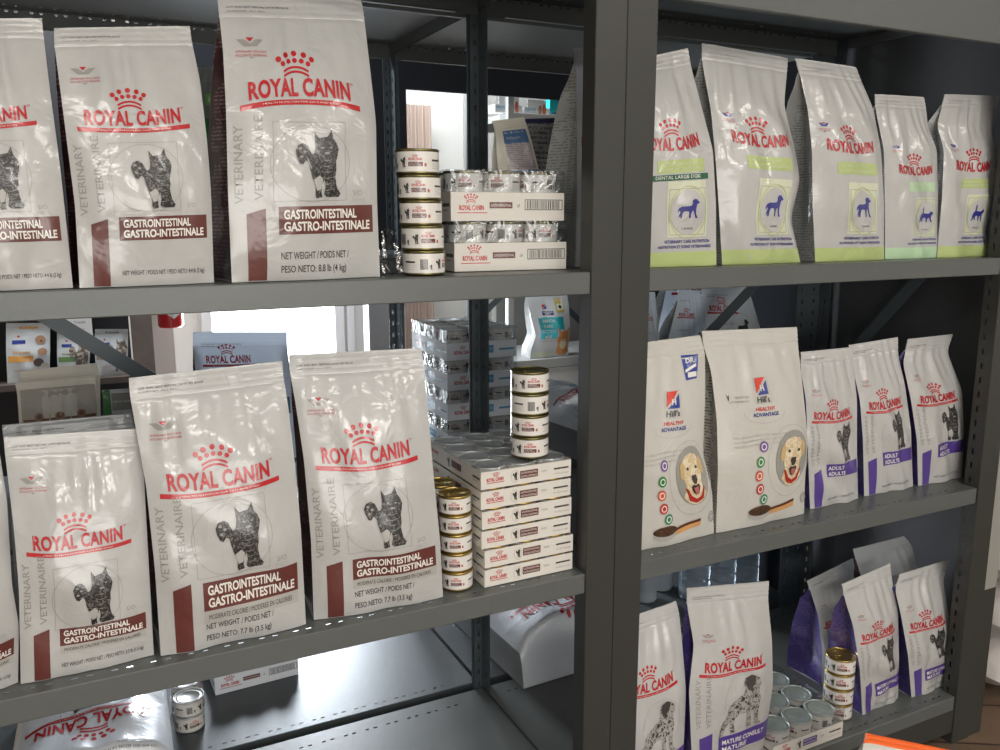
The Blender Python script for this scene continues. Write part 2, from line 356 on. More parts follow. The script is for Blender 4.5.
def art_gastro(H, k, grey, weight, two, dx=0.0):
    "k: shift of the whole picture column; heights are fractions of H"
    A = Art(H); smallprint(A, .05+dx, .46+dx, H*.957)
    vmark(A, .08, H*.80, .17)
    yt = H*k['text']; logo(A, .13+dx, .80+dx, yt, arch=k.get('arch', .02))
    catpic(A, .40+dx, H*k['cat0'], .30, H*(k['cat1']-k['cat0']))
    b0, b1 = H*k['box0'], H*k['box1']; bh = b1-b0
    A.rect(.29, b0, .95, b1, BROWN)
    A.text('GASTROINTESTINAL', .32, b0+bh*.56, .50, bh*.33, WHITEI, 1, .03); A.text('GASTRO-INTESTINALE', .32, b0+bh*.13, .60, bh*.33, WHITEI, 1, .03)
    if grey:
        A.rect(.29, b0-bh*.46, .95, b0, LGREY); A.text('MODERATE CALORIE / MODEREE EN CALORIES', .32, b0-bh*.33, .58, bh*.2, DARK, 1)
    A.text('S/O', .80, b1+.06, .07, .035, GREY, 0); A.text('|PAYS|', .79, b1+.015, .10, .03, LGREY, 0)
    A.rect(.10, H*.004, .215, H*k['bar']*.93, BROWN, 0, y2=H*k['bar']*.93, y3=H*k['bar'])
    A.text('VETERINARY', .085, H*k['bar']+.03, H*.27, .052, GREY, 0, rot=1, bold=.01); A.text('VETERINAIRE', .20, H*k['bar']+.05, H*.29, .052, GREY, 0, rot=1, bold=.01)
    if two: A.text('NET WEIGHT / POIDS NET /', .30, H*.078, .46, .046, DARK, 0, .012); A.text('PESO NETO: '+weight, .30, H*.03, .44, .046, DARK, 0, .012)
    else: A.text('NET WEIGHT / POIDS NET / PESO NETO: '+weight, .30, H*.045, .62, .036, DARK, 0, .01)
    return A
def art_vet(H, kind, x=0.0, k=1.0, dgreen=False, tone=LGREEN):
    A = Art(H); smallprint(A, .08, .50, H*.955, m=GREY)
    vmark(A, .10+x*.4, H*.66, .12, NAVY)
    yt = H*.545*k; logo(A, .17+x*.3, .82+x*.3, yt, bar=False, tm=False, arch=.03)
    A.rect(.28+x, H*.44*k, .84+x, H*.50*k, tone, 0); A.text('VETERINARY CARE', .31+x, H*.475*k, .4, .022, PGREEN, 1); A.text('SOINS VETERINAIRES', .31+x, H*.452*k, .48, .022, PGREEN, 1)
    if dgreen: A.rect(.20+x, H*.405*k, .88+x, H*.432*k, DGREEN, 1); A.text('DENTAL LARGE DOG', .26+x, H*.412*k, .5, .03, WHITEI, 2)
    A.rect(.40+x, H*.14, .84+x, H*.40*k, PGREEN, 0)
    cx, cy = .62+x, H*.25
    A.frame(cx-.20, H*.15, cx+.20, H*.365, .004, GREY, 1); A.disc(cx, cy+.01, .18, H*.105, FILM, 2, 30); A.ring(cx, cy+.01, .20, H*.122, .006, tone, 2)
    if kind == 'dog': A.poly(BDOG, NAVY, 3, (cx-.13, cy-.05, .25, .20))
    elif kind == 'puppy': A.poly(BDOG, NAVY, 3, (cx-.10, cy-.04, .21, .16))
    else: A.poly(BCAT, NAVY, 3, (cx-.12, cy-.05, .24, .19))
    A.text('CANINE' if kind != 'cat' else 'FELINE', cx-.06, cy-H*.075, .12, .02, DARK, 3)
    A.text('VETERINARY CARE NUTRITION', .36+x, H*.112, .52, .028, NAVY, 1, .02); A.text('NUTRITION ET SOINS VETERINAIRES', .30+x, H*.088, .60, .026, NAVY, 1, .02)
    A.rect(.0, .0, 1.0, H*.07, tone, 0)
    return A
def art_purple(H, lab1, lab2, animal='cat', wide=False, kt=1.0):
    A = Art(H); smallprint(A, .06, .44, H*.95)
    vmark(A, .10, H*.74, .13)
    logo(A, .13, .79, H*.575*kt, arch=.02)
    if animal == 'cat': catpic(A, .50, H*.29, .30, H*.26, frame=False)
    else:
        A.poly(DOG, DOGM, 1, (.30, H*.225, .54, H*.31)); A.poly([(.58,.84),(.60,.95),(.70,1.0),(.80,.96),(.78,.84),(.72,.74),(.64,.72)], DARK, 2, (.30, H*.225, .54, H*.31)); A.disc(.30+.54*.84, H*.225+H*.31*.92, .012, .014, DARK, 3, 8)
        for q, (a, b, r) in enumerate([(.35,.5,.02),(.5,.6,.025),(.62,.5,.018),(.8,.6,.02),(.78,.4,.016),(.28,.3,.016),(.72,.72,.02),(.86,.2,.012),(.44,.45,.016)]): A.disc(.30+.54*a, H*.225+H*.31*b, r, r*1.1, DARK, 2, 8)
    A.ring(.62, H*.40, .27, H*.15, .004, LGREY, 0)
    if wide:
        A.rect(.30, H*.125, 1.0, H*.225, PURPLE, 0, y3=H*.235); A.text(lab1, .34, H*.178, .56, .062, WHITEI, 1, .02); A.text(lab2, .34, H*.137, .33, .062, WHITEI, 1, .02)
        A.rect(.34, H*.095, .98, H*.118, LGREY, 0)
    else:
        A.rect(.34, H*.195, .97, H*.285, PURPLE, 0); A.text(lab1, .37, H*.244, .045*len(lab1)+.02, .06, WHITEI, 1, .02); A.text(lab2, .37, H*.204, .045*len(lab2)+.02, .06, WHITEI, 1, .02)
    A.rect(.08, H*.004, .22, H*.25, PURPLE, 0, y2=H*.235, y3=H*.26)
    A.text('VETERINARY', .10, H*.29, H*.26, .05, GREY, 0, rot=1); A.text('VETERINAIRE', .20, H*.29, H*.28, .05, GREY, 0, rot=1)
    A.text('NET WEIGHT / POIDS NET 3.0 kg', .32, H*.045, .56, .03, DARK, 0)
    return A
def labrador(A, cx, cy, rx, ry):
    BG = ink('photo_grey_ink', (150, 148, 142)); FU = fur('labrador_ink', (206, 184, 144), (226, 212, 184), 70, .5); FD = ink('tan_ear_ink', (198, 168, 118)); NO = ink('nose_ink', (58, 50, 50)); CO = ink('collar_ink', (170, 40, 38)); TO = ink('tongue_ink', (188, 96, 96))
    A.ring(cx-.02, cy-.02, rx+.06, ry+.07, .005, LGREY, 0); A.disc(cx, cy, rx, ry, BG, 1, 32)
    b = (cx-rx*.82, cy-ry*.98, rx*1.6, ry*1.75)
    A.poly([(.10,.18),(.2,.38),(.16,.5),(.10,.62),(.12,.78),(.26,.95),(.5,1.0),(.74,.96),(.9,.80),(.9,.62),(.82,.48),(.80,.36),(.9,.18),(.7,.04),(.5,.0),(.3,.04)], FU, 2, b)
    A.poly([(.02,.60),(.06,.80),(.18,.90),(.22,.76),(.16,.58),(.08,.54)], FD, 3, b); A.poly([(.98,.62),(.96,.82),(.84,.92),(.78,.78),(.86,.60),(.93,.56)], FD, 3, b)
    for x in (.34, .70): A.disc(b[0]+b[2]*x, b[1]+b[3]*.72, .014, .014, NO, 4, 12)
    A.poly([(.44,.58),(.62,.58),(.64,.48),(.56,.40),(.48,.42),(.43,.50)], NO, 4, b)
    A.poly([(.36,.36),(.46,.40),(.54,.38),(.66,.40),(.70,.34),(.60,.22),(.50,.20),(.42,.24)], NO, 3, b); A.poly([(.44,.34),(.62,.35),(.58,.24),(.50,.21)], TO, 4, b)
    A.poly([(.16,.36),(.22,.36),(.34,.20),(.5,.12),(.68,.16),(.82,.34),(.86,.32),(.74,.10),(.5,.04),(.28,.10)], CO, 4, b)
def art_hills(H, fx=0.0, first=True):
    A = Art(H); BL = ink('blue_ink', (44, 60, 140)); OR = ink('orange_red_ink', (214, 60, 48)); X = .21
    cx = .48+fx; lx_ = cx-.42
    A.poly([(0, 1), (1, 1), (0, 0)], OR, 1, (cx-.05, H*.690, .13, .12)); A.poly([(1, 1), (1, 0), (0, 0)], BL, 1, (cx-.04, H*.682, .13, .11))
    A.text('H', cx, H*.70, .045, .045, WHITEI, 2, .03); A.frame(cx-.07, H*.64, cx+.11, H*.765, .003, LGREY)
    A.text("Hill's", cx-.05, H*.645, .14, .05, DARK, 1, .02)
    A.text('HEALTHY', cx-.07, H*.604, .21, .030, OR, 1, .02); A.text('ADVANTAGE', cx-.10, H*.575, .27, .032, BL, 1, .02)
    A.ring(cx+.03, H*.600, .22, .10, .004, LGREY, 0, 40, PI, 2*PI)
    for q in range(3): A.text('clinically proven nutrition for your dog every day', .16+fx, H*(.475-.022*q), .66, .022, LGREY, 0)
    cols = [(118, 84, 150), (44, 130, 64), (206, 92, 62), (186, 60, 56), (52, 134, 96)]
    for q, (a, b) in enumerate([(.24, .42), (.20, .345), (.185, .275), (.20, .205), (.25, .145)]):
        c = ink('icon_ink_%d' % q, cols[q]); A.ring(a+X, H*b, .052, .052, .006, LGREY, 0, 24); A.disc(a+X, H*b, .046, .046, c, 1, 20); A.ring(a+X, H*b, .03, .03, .009, WHITEI, 2, 12)
    labrador(A, .565+X, H*.34, .20, H*.150)
    KIB = fur('kibble_ink', (48, 32, 24), (96, 66, 44), 200, .5); TAN = ink('handle_ink', (206, 152, 96)); DB = ink('scoop_brown_ink', (92, 50, 34))
    A.poly([(.42,.55),(1.0,.78),(1.0,.42),(.42,.18)], TAN, 1, (.12+X, H*.035, .50, .14)); A.poly([(.42,.62),(1.0,.92),(1.0,.74),(.42,.46)], DB, 2, (.12+X, H*.035, .50, .14))
    A.disc(.22+X, H*.035+.05, .12, .055, LGREY, 1, 24); A.disc(.22+X, H*.035+.085, .125, .045, KIB, 2, 24)
    if first:
        A.poly([(0, 1), (1, .96), (.84, .02), (.22, 0)], BL, 0, (.68, H*.80, .22, .20)); A.poly([(.2, .42), (.8, .62), (.82, .50), (.2, .30)], WHITEI, 1, (.68, H*.80, .22, .20)); A.rect(.75, H*.80+.02, .86, H*.80+.06, WHITEI, 1); A.text('DR.', .73, H*.80+.135, .12, .035, WHITEI, 1, .02)
    else:
        A.poly([(0, 1), (.3, .6), (.5, .9), (.45, .2), (.3, .0), (.2, .5)], DARK, 0, (.10, H*.66, .06, .06)); A.text('TRANSITION', .18, H*.67, .14, .02, GREY, 0); A.text('VETERINARIAN', .12, H*.65, .2, .018, GREY, 0)
    A.ring(.86+X*.5, H*.10, .04, .05, .01, GREY, 0, 24); A.ring(.86+X*.5, H*.10, .022, .03, .006, GREY, 0, 20)
    return A
def art_hydro(H, word='HYDROLYZED'):
    A = Art(H); TE = ink('teal_ink', (70, 128, 140)); smallprint(A, .08, .5, H*.93)
    logo(A, .12, .58, H*.83); A.poly(BDOG, DARK, 1, (.56, H*.66, .22, .24)); A.ring(.66, H*.72, .2, .2, .004, GREY)
    A.rect(.16, H*.52, .96, H*.62, TE, 0); A.text(word, .2, H*.55, .6, .06, WHITEI, 1, .01); A.text('VETERINARY DIET', .12, H*.74, .42, .03, GREY, 0)
    return A
_art_cache = {}
def get_art(key, H, fn):
    k = (key, round(H, 2))
    if k not in _art_cache: _art_cache[k] = fn(H)
    return _art_cache[k]

# ---------------------------------------------------------------- a bag of pet food
def poly_interp(P):
    "smooth curve through an edge polyline, by t in 0..1 measured on height"
    P = np.array(P); z = P[:, 2]; t = (z-z[0])/(z[-1]-z[0]); t = np.maximum.accumulate(t+np.arange(len(t))*1e-6)
    d = np.linspace(0, 1, 121); C = np.stack([np.interp(d, t, P[:, i]) for i in range(3)], 1)
    w = 7; k = np.hanning(2*w+1); k /= k.sum()
    E = np.concatenate([2*C[0]-C[1:w+1][::-1], C, 2*C[-1]-C[-w-1:-1][::-1]])
    S = np.stack([np.convolve(E[:, i], k, 'valid') for i in range(3)], 1)
    return lambda q: np.stack([np.interp(np.clip(q, -.05, 1.0), d, S[:, i]) for i in range(3)], -1) + np.where((np.asarray(q) > 1)[..., None], (np.asarray(q)-1)[..., None]*(S[-1]-S[-2])*120, 0)
def bag(name, label, L, R, deck, depth, art=None, H=None, body=None, gus=None, back=None, yl=0.04, yr=0.04, bulge=0.016, wr=1.0, group=None, cat='pet food bag', seed=1, lean=0.5, seal=None, tS=.925, res=(40, 64), fold=0.0):
    body = body or FILM; gus = gus or GUSB; back = back or body; rs = np.random.RandomState(seed)
    BL = hit(L[0][0], L[0][1], 1, yl); BR = hit(R[0][0], R[0][1], 1, yr); BL[2] = BR[2] = deck
    e = BR-BL; W = np.linalg.norm(e); e /= W; nb = np.array([-e[1], e[0], 0.0])      # nb points to the back
    def gfun(h): return depth*(lean*np.clip(h, 0, 1)**2.0) - 0.10*depth*np.sin(PI*np.clip(h, 0, 1))
    def edge(u, v, Hh):
        g = 0.0; d = AF + (u-500)/FPX*AR - (v-375)/FPX*AU
        for _ in range(6):
            k = ((BL+nb*g-CAM)@nb)/(d@nb); P = CAM+k*d; g = gfun((P[2]-deck)/Hh)
        return P
    H0 = 1.6*W
    for _ in range(3):
        TL = edge(*L[-1], H0); TR = edge(*R[-1], H0); H0 = (TL[2]+TR[2])/2-deck
    Lp = poly_interp([BL]+[edge(u, v, H0) for u, v in L[1:]]); Rp = poly_interp([BR]+[edge(u, v, H0) for u, v in R[1:]])
    ph = rs.rand(8)*6.28; fr = rs.uniform(.8, 1.3, 8)
    def shape(s, t, q=1.0):
        tt = np.clip(t, 0, 1); ss = np.clip(s, 0, 1)
        b = (0.30*(1-tt)**4 + np.sin(PI*tt**.85)**.8)*(1-np.abs(2*ss-1)**2.6)
        top = np.clip((0.93-tt)/.25, 0, 1); edgef = (1-np.abs(2*ss-1)**4)
        wv = (np.sin(9*fr[0]*ss+5*tt+ph[0])*.0022 + np.sin(17*fr[1]*tt+7*ss+ph[1])*.0018 + np.sin(14*fr[2]*(ss+.5*tt)+ph[2])*.0014 + np.abs(np.sin(6*fr[3]*(ss-.7*tt)+ph[3]))*.0022 + np.sin(19*fr[4]*tt+9*ss+ph[4])*.0008)
        radial = (np.sin(19*fr[5]*(ss-.5)/(1.25-tt*.6)+ph[5]+1.8*np.sin(7*ss+ph[0])) + .5*np.sin(31*fr[1]*(ss-.5)/(1.25-tt*.6)+ph[2]))*.0026*(.4+.6*np.sin(5*ss+ph[3])**2)*np.exp(-((tt-.82)/.12)**2) + np.sin(24*fr[6]*(ss-.5)+ph[6])*.0009*np.exp(-((tt-.03)/.05)**2)
        seal = 0.0009*np.clip(np.sin((tt-.93)*2*PI/.022), -1, 1)*(tt > .90)
        return bulge*b*q + wr*(wv*top*edgef + radial*edgef) + seal
    def F(s, t):
        s = np.asarray(s, float); t = np.asarray(t, float)
        cr = 1 - 0.022*np.clip(np.abs(2*s-1), 0, 1)**26*np.clip((t-.9)/.1, 0, 1)
        te = t*cr
        base = Lp(te)*(1-s)[..., None]+Rp(te)*s[..., None]
        if fold: base = base + np.array([0, 0, 1.])*0
        return base - nb*shape(s, te)[..., None]
    def th(t): return depth*(1-np.clip(t, 0, 1)**2.3)*np.clip((.935-t)/.14, 0, 1)**.6 + 0.0014
    def G(s, t):
        base = Lp(t)*(1-s)[..., None]+Rp(t)*s[..., None]
        seal = np.where(t > .90, shape(s, t), 0)
        return base + nb*(th(t)*(1+.05*np.sin(PI*s)) + 0.25*bulge*(1-np.abs(2*s-1)**2.5)*np.sin(PI*np.clip(t, 0, 1)) - seal)[..., None]
    root = thing(name, label, cat, (BL+BR)/2+nb*depth/2, group); org = np.array(root.location)
    nx, ny = res
    ss, tt = np.meshgrid(np.linspace(0, 1, nx), np.linspace(0, tS, ny))
    mb = MB().grid(F(ss, tt), body)
    if art:
        A = art(H0/W) if H is None else art(H)
        lo = [a for a in A if a[0][:, 1].mean() <= tS]; hi = [a for a in A if a[0][:, 1].mean() > tS]
        mb.art(lo, F)
    else: hi = []
    mb.build('front_panel', root, True, origin=org)
    s2, t2 = np.meshgrid(np.linspace(0, 1, nx), np.linspace(tS, 1, 10))
    sl = seal or body; mb = MB().grid(F(s2, t2), sl); mb.grid(G(s2, t2), seal or back, True)
    mb.grid(np.stack([F(s2[-1], t2[-1]), G(s2[-1], t2[-1])]), sl)
    for c in (0, -1): mb.grid(np.stack([F(s2[:, c], t2[:, c]), G(s2[:, c], t2[:, c])]), body, c == 0)
    if hi: mb.art(hi, F)
    mb.build('top_seal', root, True, origin=org)
    s3, t3 = np.meshgrid(np.linspace(0, 1, 9), np.linspace(0, tS, 16))
    mb = MB().grid(G(s3, t3), back, True)
    mb.grid(np.stack([F(ss[0], tt[0]), G(ss[0], tt[0])]), body, True)
    mb.build('back_panel', root, True, origin=org)
    tg = np.linspace(0, tS, 24)
    for side in (0, 1):
        sv = np.full_like(tg, float(side)); a = F(sv, tg); b = G(sv, tg); rows = []
        for c in np.linspace(0, 1, 7):
            inn = (1-abs(2*c-1))*np.minimum(.20*depth, .5*th(tg))*np.clip(tg/.25, .25, 1) + .0012*np.sin(70*tg*fr[7]+3*c+side)*(1-abs(2*c-1))
            rows.append(a*(1-c)+b*c + e*(inn[:, None])*(1 if side == 0 else -1))
        MB().grid(np.stack(rows), gus, side == 1).build('side_gusset', root, True, origin=org)
    for c in root.children: c.location = (0, 0, 0)
    return root

# ---------------------------------------------------------------- the setting
WALL = mat('white_wall_paint', (214, 212, 206), 0.8, var=0.02); FLR = None
def floor_mat():
    m = mat('brown_floor_tile', (120, 98, 78), 0.5); nt = m.node_tree; N = nt.nodes; L = nt.links; b = N['Principled BSDF']
    tc = N.new('ShaderNodeTexCoord'); mp = N.new('ShaderNodeMapping'); mp.inputs['Rotation'].default_value = (0, 0, 0.55); L.new(tc.outputs['Object'], mp.inputs[0])
    br = N.new('ShaderNodeTexBrick'); br.inputs['Scale'].default_value = 1.0; br.inputs['Brick Width'].default_value = 0.60; br.inputs['Row Height'].default_value = 0.20
    br.inputs['Mortar Size'].default_value = 0.004; br.inputs['Color1'].default_value = (*lin((132, 110, 88)), 1); br.inputs['Color2'].default_value = (*lin((116, 96, 78)), 1); br.inputs['Mortar'].default_value = (*lin((62, 52, 44)), 1)
    n = N.new('ShaderNodeTexNoise'); n.inputs['Scale'].default_value = 9; n.inputs['Detail'].default_value = 6; mx = N.new('ShaderNodeMix'); mx.data_type = 'RGBA'; mx.blend_type = 'MULTIPLY'; mx.inputs[0].default_value = .5
    L.new(mp.outputs[0], br.inputs['Vector']); L.new(mp.outputs[0], n.inputs['Vector']); L.new(br.outputs['Color'], mx.inputs[6]); L.new(n.outputs['Color'], mx.inputs[7]); L.new(mx.outputs[2], b.inputs['Base Color'])
    return m
XW, XE, YS, YN = -3.6, 4.2, -4.2, 3.25
struct('floor', MB().box((XW, YS, -.05), (XE, YN, 0), floor_mat()))
struct('ceiling', MB().box((XW, YS, CEIL), (XE, YN, CEIL+.05), mat('ceiling_paint', (205, 203, 198), .9)))
struct('wall_left', MB().box((XW-.08, YS, 0), (XW, YN, CEIL), WALL))
struct('wall_right', MB().box((XE, YS, 0), (XE+.08, YN, CEIL), WALL))
struct('wall_front', MB().box((XW, YS-.08, 0), (XE, YS, CEIL), WALL))
# rear wall with a window opening
wx0, wx1, wz0, wz1 = -.35, .345, 0.06, 1.62
struct('wall_back', MB().box((XW, YN, 0), (wx0, YN+.1, CEIL), WALL).box((wx1, YN, 0), (XE, YN+.1, CEIL), WALL).box((wx0, YN, 0), (wx1, YN+.1, wz0), WALL).box((wx0, YN, wz1), (wx1, YN+.1, CEIL), WALL))
wf = tag(MB().box((-2.15, YS-.02, .68), (.95, YS+.01, 2.02), mat('fill_window_glow', (250, 248, 240), .4, emit=1.0)).build('added_fill_window'), kind='structure')  # made-up glowing window behind the camera, added to brighten the shelf interiors
ff = MB()
for a, b in (((-2.2, YS+.0, .62), (1.0, YS+.05, .68)), ((-2.2, YS, 2.02), (1.0, YS+.05, 2.08)), ((-2.2, YS, .68), (-2.15, YS+.05, 2.02)), ((.95, YS, .68), (1.0, YS+.05, 2.02)), ((-.62, YS+.01, .68), (-.58, YS+.05, 2.02))): ff.box(a, b, mat('window_frame_paint', (226, 226, 226), .5))
ff.build('window_frame', wf)  # frame around the added fill window
WIN = mat('daylit_window', (246, 250, 255), 0.4, emit=5.0)
wn = tag(MB().box((wx0, YN+.06, wz0), (wx1, YN+.075, wz1), WIN).build('window_1'), kind='structure')
fr = MB(); FRM = mat('window_frame_paint', (226, 226, 226), .5)
for a, b in (((wx0-.03, YN-.02, wz0-.03), (wx1+.03, YN+.0, wz0+.02)), ((wx0-.03, YN-.02, wz1-.02), (wx1+.03, YN, wz1+.03)), ((wx0-.03, YN-.02, wz0+.02), (wx0+.02, YN, wz1-.02)), ((wx1-.02, YN-.02, wz0+.02), (wx1+.03, YN, wz1-.02)), ((wx1+.045, YN-.03, wz0), (wx1+.085, YN, wz1))): fr.box(a, b, FRM)
fr.build('window_frame', wn)
# grey partition behind the right of the window, brown curtain beside it
struct('wall_partition', MB().box((.44, 2.98, 0), (.60, 3.08, CEIL), mat('grey_partition', (120, 122, 124), .7)).box((1.16, 2.9, 0), (2.9, 2.96, CEIL), mat('grey_wall_paint', (150, 150, 146), .8)))
cur = MB(); xs = np.linspace(.70, .88, 40); P = np.stack([np.stack([xs, 3.14+.012*np.sin(xs*150), np.full_like(xs, z)], 1) for z in (0.002, 2.05)]); cur.grid(P, mat('brown_curtain', (176, 156, 144), .9, var=.15, vscale=3))
tag(cur.build('curtain', smooth=True), 'narrow brown curtain hanging beside the cream wall in the back room', 'curtain')

# ceiling light fittings
for k, (lx, ly) in enumerate(LIGHTS+[(0.5, 2.6), (-1.0, 1.75)]):
    t = thing('ceiling_light', 'long white ceiling light fitting above the shelves', 'ceiling light', (lx, ly, CEIL), 'ceiling lights')
    MB().box((-.62, -.17, -.05), (.62, .17, -.001), mat('light_housing', (220, 220, 216), .5)).build('housing', t)
    MB().box((-.58, -.14, -.062), (.58, .14, -.051), mat('light_diffuser', (255, 246, 232), .4, emit=4.0)).build('diffuser', t)

# ---------------------------------------------------------------- steel shelving units
def hole_strip(mb, org, eu, ev, U, hv, holes, m):
    "flat strip from org along eu (length U) and ev (height hv), leaving out the rectangles (u0,u1,v0,v1)"
    org, eu, ev = map(lambda a: np.array(a, float), (org, eu, ev))
    us = sorted({0, U}|{h[0] for h in holes}|{h[1] for h in holes}); vs = sorted({0, hv}|{h[2] for h in holes}|{h[3] for h in holes})
    us = [round(x, 5) for x in us]; vs = [round(x, 5) for x in vs]; hs = {(round(h[0], 5), round(h[2], 5)) for h in holes}
    hd = {(round(h[0], 5), round(h[2], 5)): (round(h[1], 5), round(h[3], 5)) for h in holes}
    V = [org+eu*u+ev*v for v in vs for u in us]; n = len(us); F = []
    for j in range(len(vs)-1):
        for i in range(n-1):
            if (us[i], vs[j]) in hs and hd[(us[i], vs[j])] == (us[i+1], vs[j+1]): continue
            F.append((j*n+i, j*n+i+1, (j+1)*n+i+1, (j+1)*n+i))
    mb.add(V, F, m)
def solid(o, th=.0016):
    md = o.modifiers.new('thickness', 'SOLIDIFY'); md.thickness = th; md.offset = 0
    return o
def post_slots(z0, z1, c, w=.007, h=.014, pitch=.038): return [(c-w/2, c+w/2, z, z+h) for z in np.arange(z0+.03, z1-.03, pitch)]
def shelf(parent, x0, x1, y0, y1, z, m, lip=.04, front_holes=True, under_holes=True, rear_lip=None, lx=None):
    "deck at height z, folded lips hanging below"
    mb = MB(); X = x1-x0; hs = []; k = .05
    while k < X-.08:
        hs += [(k, k+.009), (k+.022, k+.031)]; k += .057
    if front_holes: hl = [(a, b, .020, .024) for a, b in hs]+[(a, b, (y1-y0)-.049, (y1-y0)-.045) for a, b in hs]
    else: hl = []
    hole_strip(mb, (x0, y0, z), (1, 0, 0), (0, 1, 0), X, y1-y0, hl, m)
    l0, l1 = (x0 if lx is None else lx[0]), (x1 if lx is None else lx[1])
    hole_strip(mb, (l0, y0, z-lip), (1, 0, 0), (0, 0, 1), l1-l0, lip, [], m)
    rl = rear_lip or lip
    hole_strip(mb, (x0, y1, z-rl), (1, 0, 0), (0, 0, 1), X, rl, [(a, b, rl-.007, rl-.003) for a, b in hs] if under_holes else [], m)
    for x in (x0, x1): mb.add([(x, y0+.04, z-.03), (x, y1, z-.03), (x, y1, z), (x, y0+.04, z)], [(0, 1, 2, 3)], m)
    for y, s in ((y0, 1), (y1, -1)): mb.add([(l0, y, z-(lip if s > 0 else rl)), (l1, y, z-(lip if s > 0 else rl)), (l1, y+s*.014, z-(lip if s > 0 else rl)), (l0, y+s*.014, z-(lip if s > 0 else rl))], [(0, 1, 2, 3)], m)
    o = solid(mb.build('shelf', parent))
    bv = o.modifiers.new('bevel', 'BEVEL'); bv.width = .0008; bv.segments = 1; bv.limit_method = 'ANGLE'
    return o
def front_post(parent, x0, x1, ztop, m, slots=True):
    mb = MB(); w = x1-x0
    hole_strip(mb, (x0, -.004, 0), (1, 0, 0), (0, 0, 1), w, ztop, [], m)
    for x in (x0, x1): hole_strip(mb, (x, -.004, 0), (0, 1, 0), (0, 0, 1), .04, ztop, post_slots(0, ztop, .026, .006, .016) if slots else [], m)
    return solid(mb.build('post', parent), .002)
def rear_post(parent, x0, x1, y, ztop, m, cols=1, side=0, depth=.045):
    mb = MB(); w = x1-x0
    sl = []
    for c in range(cols): sl += post_slots(0, ztop, w*(c+.5)/cols)
    hole_strip(mb, (x0, y, 0), (1, 0, 0), (0, 0, 1), w, ztop, sl, m)
    xx = x0 if side == 0 else x1
    hole_strip(mb, (xx, y-depth, 0), (0, 1, 0), (0, 0, 1), depth, ztop, post_slots(0, ztop, depth/2), m)
    return solid(mb.build('post', parent), .002)
def bar(parent, a, b, w, m, axis, name='brace', th=.004):
    "flat strip brace between a and b, lying in the plane normal to axis"
    a, b = np.array(a, float), np.array(b, float); d = (b-a)/np.linalg.norm(b-a); n = np.zeros(3); n[axis] = 1
    s = np.cross(d, n)*w/2; t = n*th/2
    V = [a-s-t, a+s-t, b+s-t, b-s-t, a-s+t, a+s+t, b+s+t, b-s+t]
    return MB().add(V, [(0, 3, 2, 1), (4, 5, 6, 7), (0, 1, 5, 4), (1, 2, 6, 5), (2, 3, 7, 6), (3, 0, 4, 7)], m).build(name, parent)
TOPZ = 2.03; PW = .066; WB = 1.208
# front row, left
u = thing('shelving_unit', 'grey steel shelving unit on the left, with large white cat food bags', 'shelving unit', (0, 0, 0), 'grey steel shelving units')
front_post(u, -PW, -.0015, TOPZ, POSTM, False); front_post(u, -WB-PW, -WB-.001, TOPZ, POSTM)
rear_post(u, -.024, .0, .63, TOPZ, REARM, 1, 1); rear_post(u, -WB-.0, -WB+.045, .63, TOPZ, REARM, 1, 0)
for z in (1.34, .74, .14): shelf(u, -WB+.002, -.003, 0, .625, z, STEEL, lx=(-WB+.002, -PW-.001))
shelf(u, -WB+.002, -.003, 0.0, .625, 1.97, STEEL, .13, rear_lip=.045, lx=(-WB+.002, -PW-.001))
bar(u, (-1.13, .622, 1.35), (-.50, .622, .86), .032, REARM, 1)
hole_strip(mbk := MB(), (-WB, -.001, .03), (1, 0, 0), (0, 0, 1), WB-PW, .07, [], POSTM); solid(mbk.build('kick_plate', u))
# front row, right
u = thing('shelving_unit', 'grey steel shelving unit on the right with a solid side panel', 'shelving unit', (0, 0, 0), 'grey steel shelving units')
front_post(u, .0015, PW, TOPZ, POSTM); front_post(u, WB-PW, WB+.006, TOPZ, POSTM)
rear_post(u, .001, .024, .63, TOPZ, REARM, 1, 0); rear_post(u, WB-.10, WB-.004, .63, TOPZ, REARM, 2, 1)
for z in (1.34, .74, .14): shelf(u, .003, WB+.003, 0.0, .625, z, STEEL, lx=(PW+.001, WB-PW-.001))
shelf(u, .003, WB+.003, .0, .625, 1.97, STEEL, .13, rear_lip=.045, lx=(PW+.001, WB-PW-.001))
hole_strip(mbk := MB(), (PW, -.001, .035), (1, 0, 0), (0, 0, 1), WB-2*PW, .068, [], POSTM); solid(mbk.build('kick_plate', u))
MB().box((WB+.026, .052, .02), (WB+.031, .628, TOPZ-.02), PANELM).build('side_panel', u)
bar(u, (1.06, .622, 1.35), (.50, .622, .895), .032, REARM, 1)
bar(u, (1.197, .20, 1.35), (1.197, .60, .89), .034, REARM, 0)
# back row
for sx, lab in ((-1, 'grey steel shelving unit of the back row, behind the left unit'), (1, 'grey steel shelving unit of the back row, behind the right unit')):
    u = thing('shelving_unit', lab, 'shelving unit', (0, 0, 0), 'grey steel shelving units')
    x0, x1 = (-WB, -.002) if sx < 0 else (.002, WB)
    for y in (.645, 1.28):
        rear_post(u, x0, x0+.024, y+.0, TOPZ, REARM, 1, 0, .04 if y > 1 else .008); rear_post(u, x1-.024, x1, y, TOPZ, REARM, 1, 1, .04 if y > 1 else .008)
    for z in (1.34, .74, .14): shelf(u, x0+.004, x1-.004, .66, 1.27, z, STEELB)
    shelf(u, x0+.004, x1-.004, .66, 1.27, 1.97, STEEL, .045)
    if sx > 0: MB().box((WB+.002, .66, .02), (WB+.007, 1.27, TOPZ-.02), mat('black_side_panel', (34, 36, 40), .85, spec=.05)).build('side_panel', u)
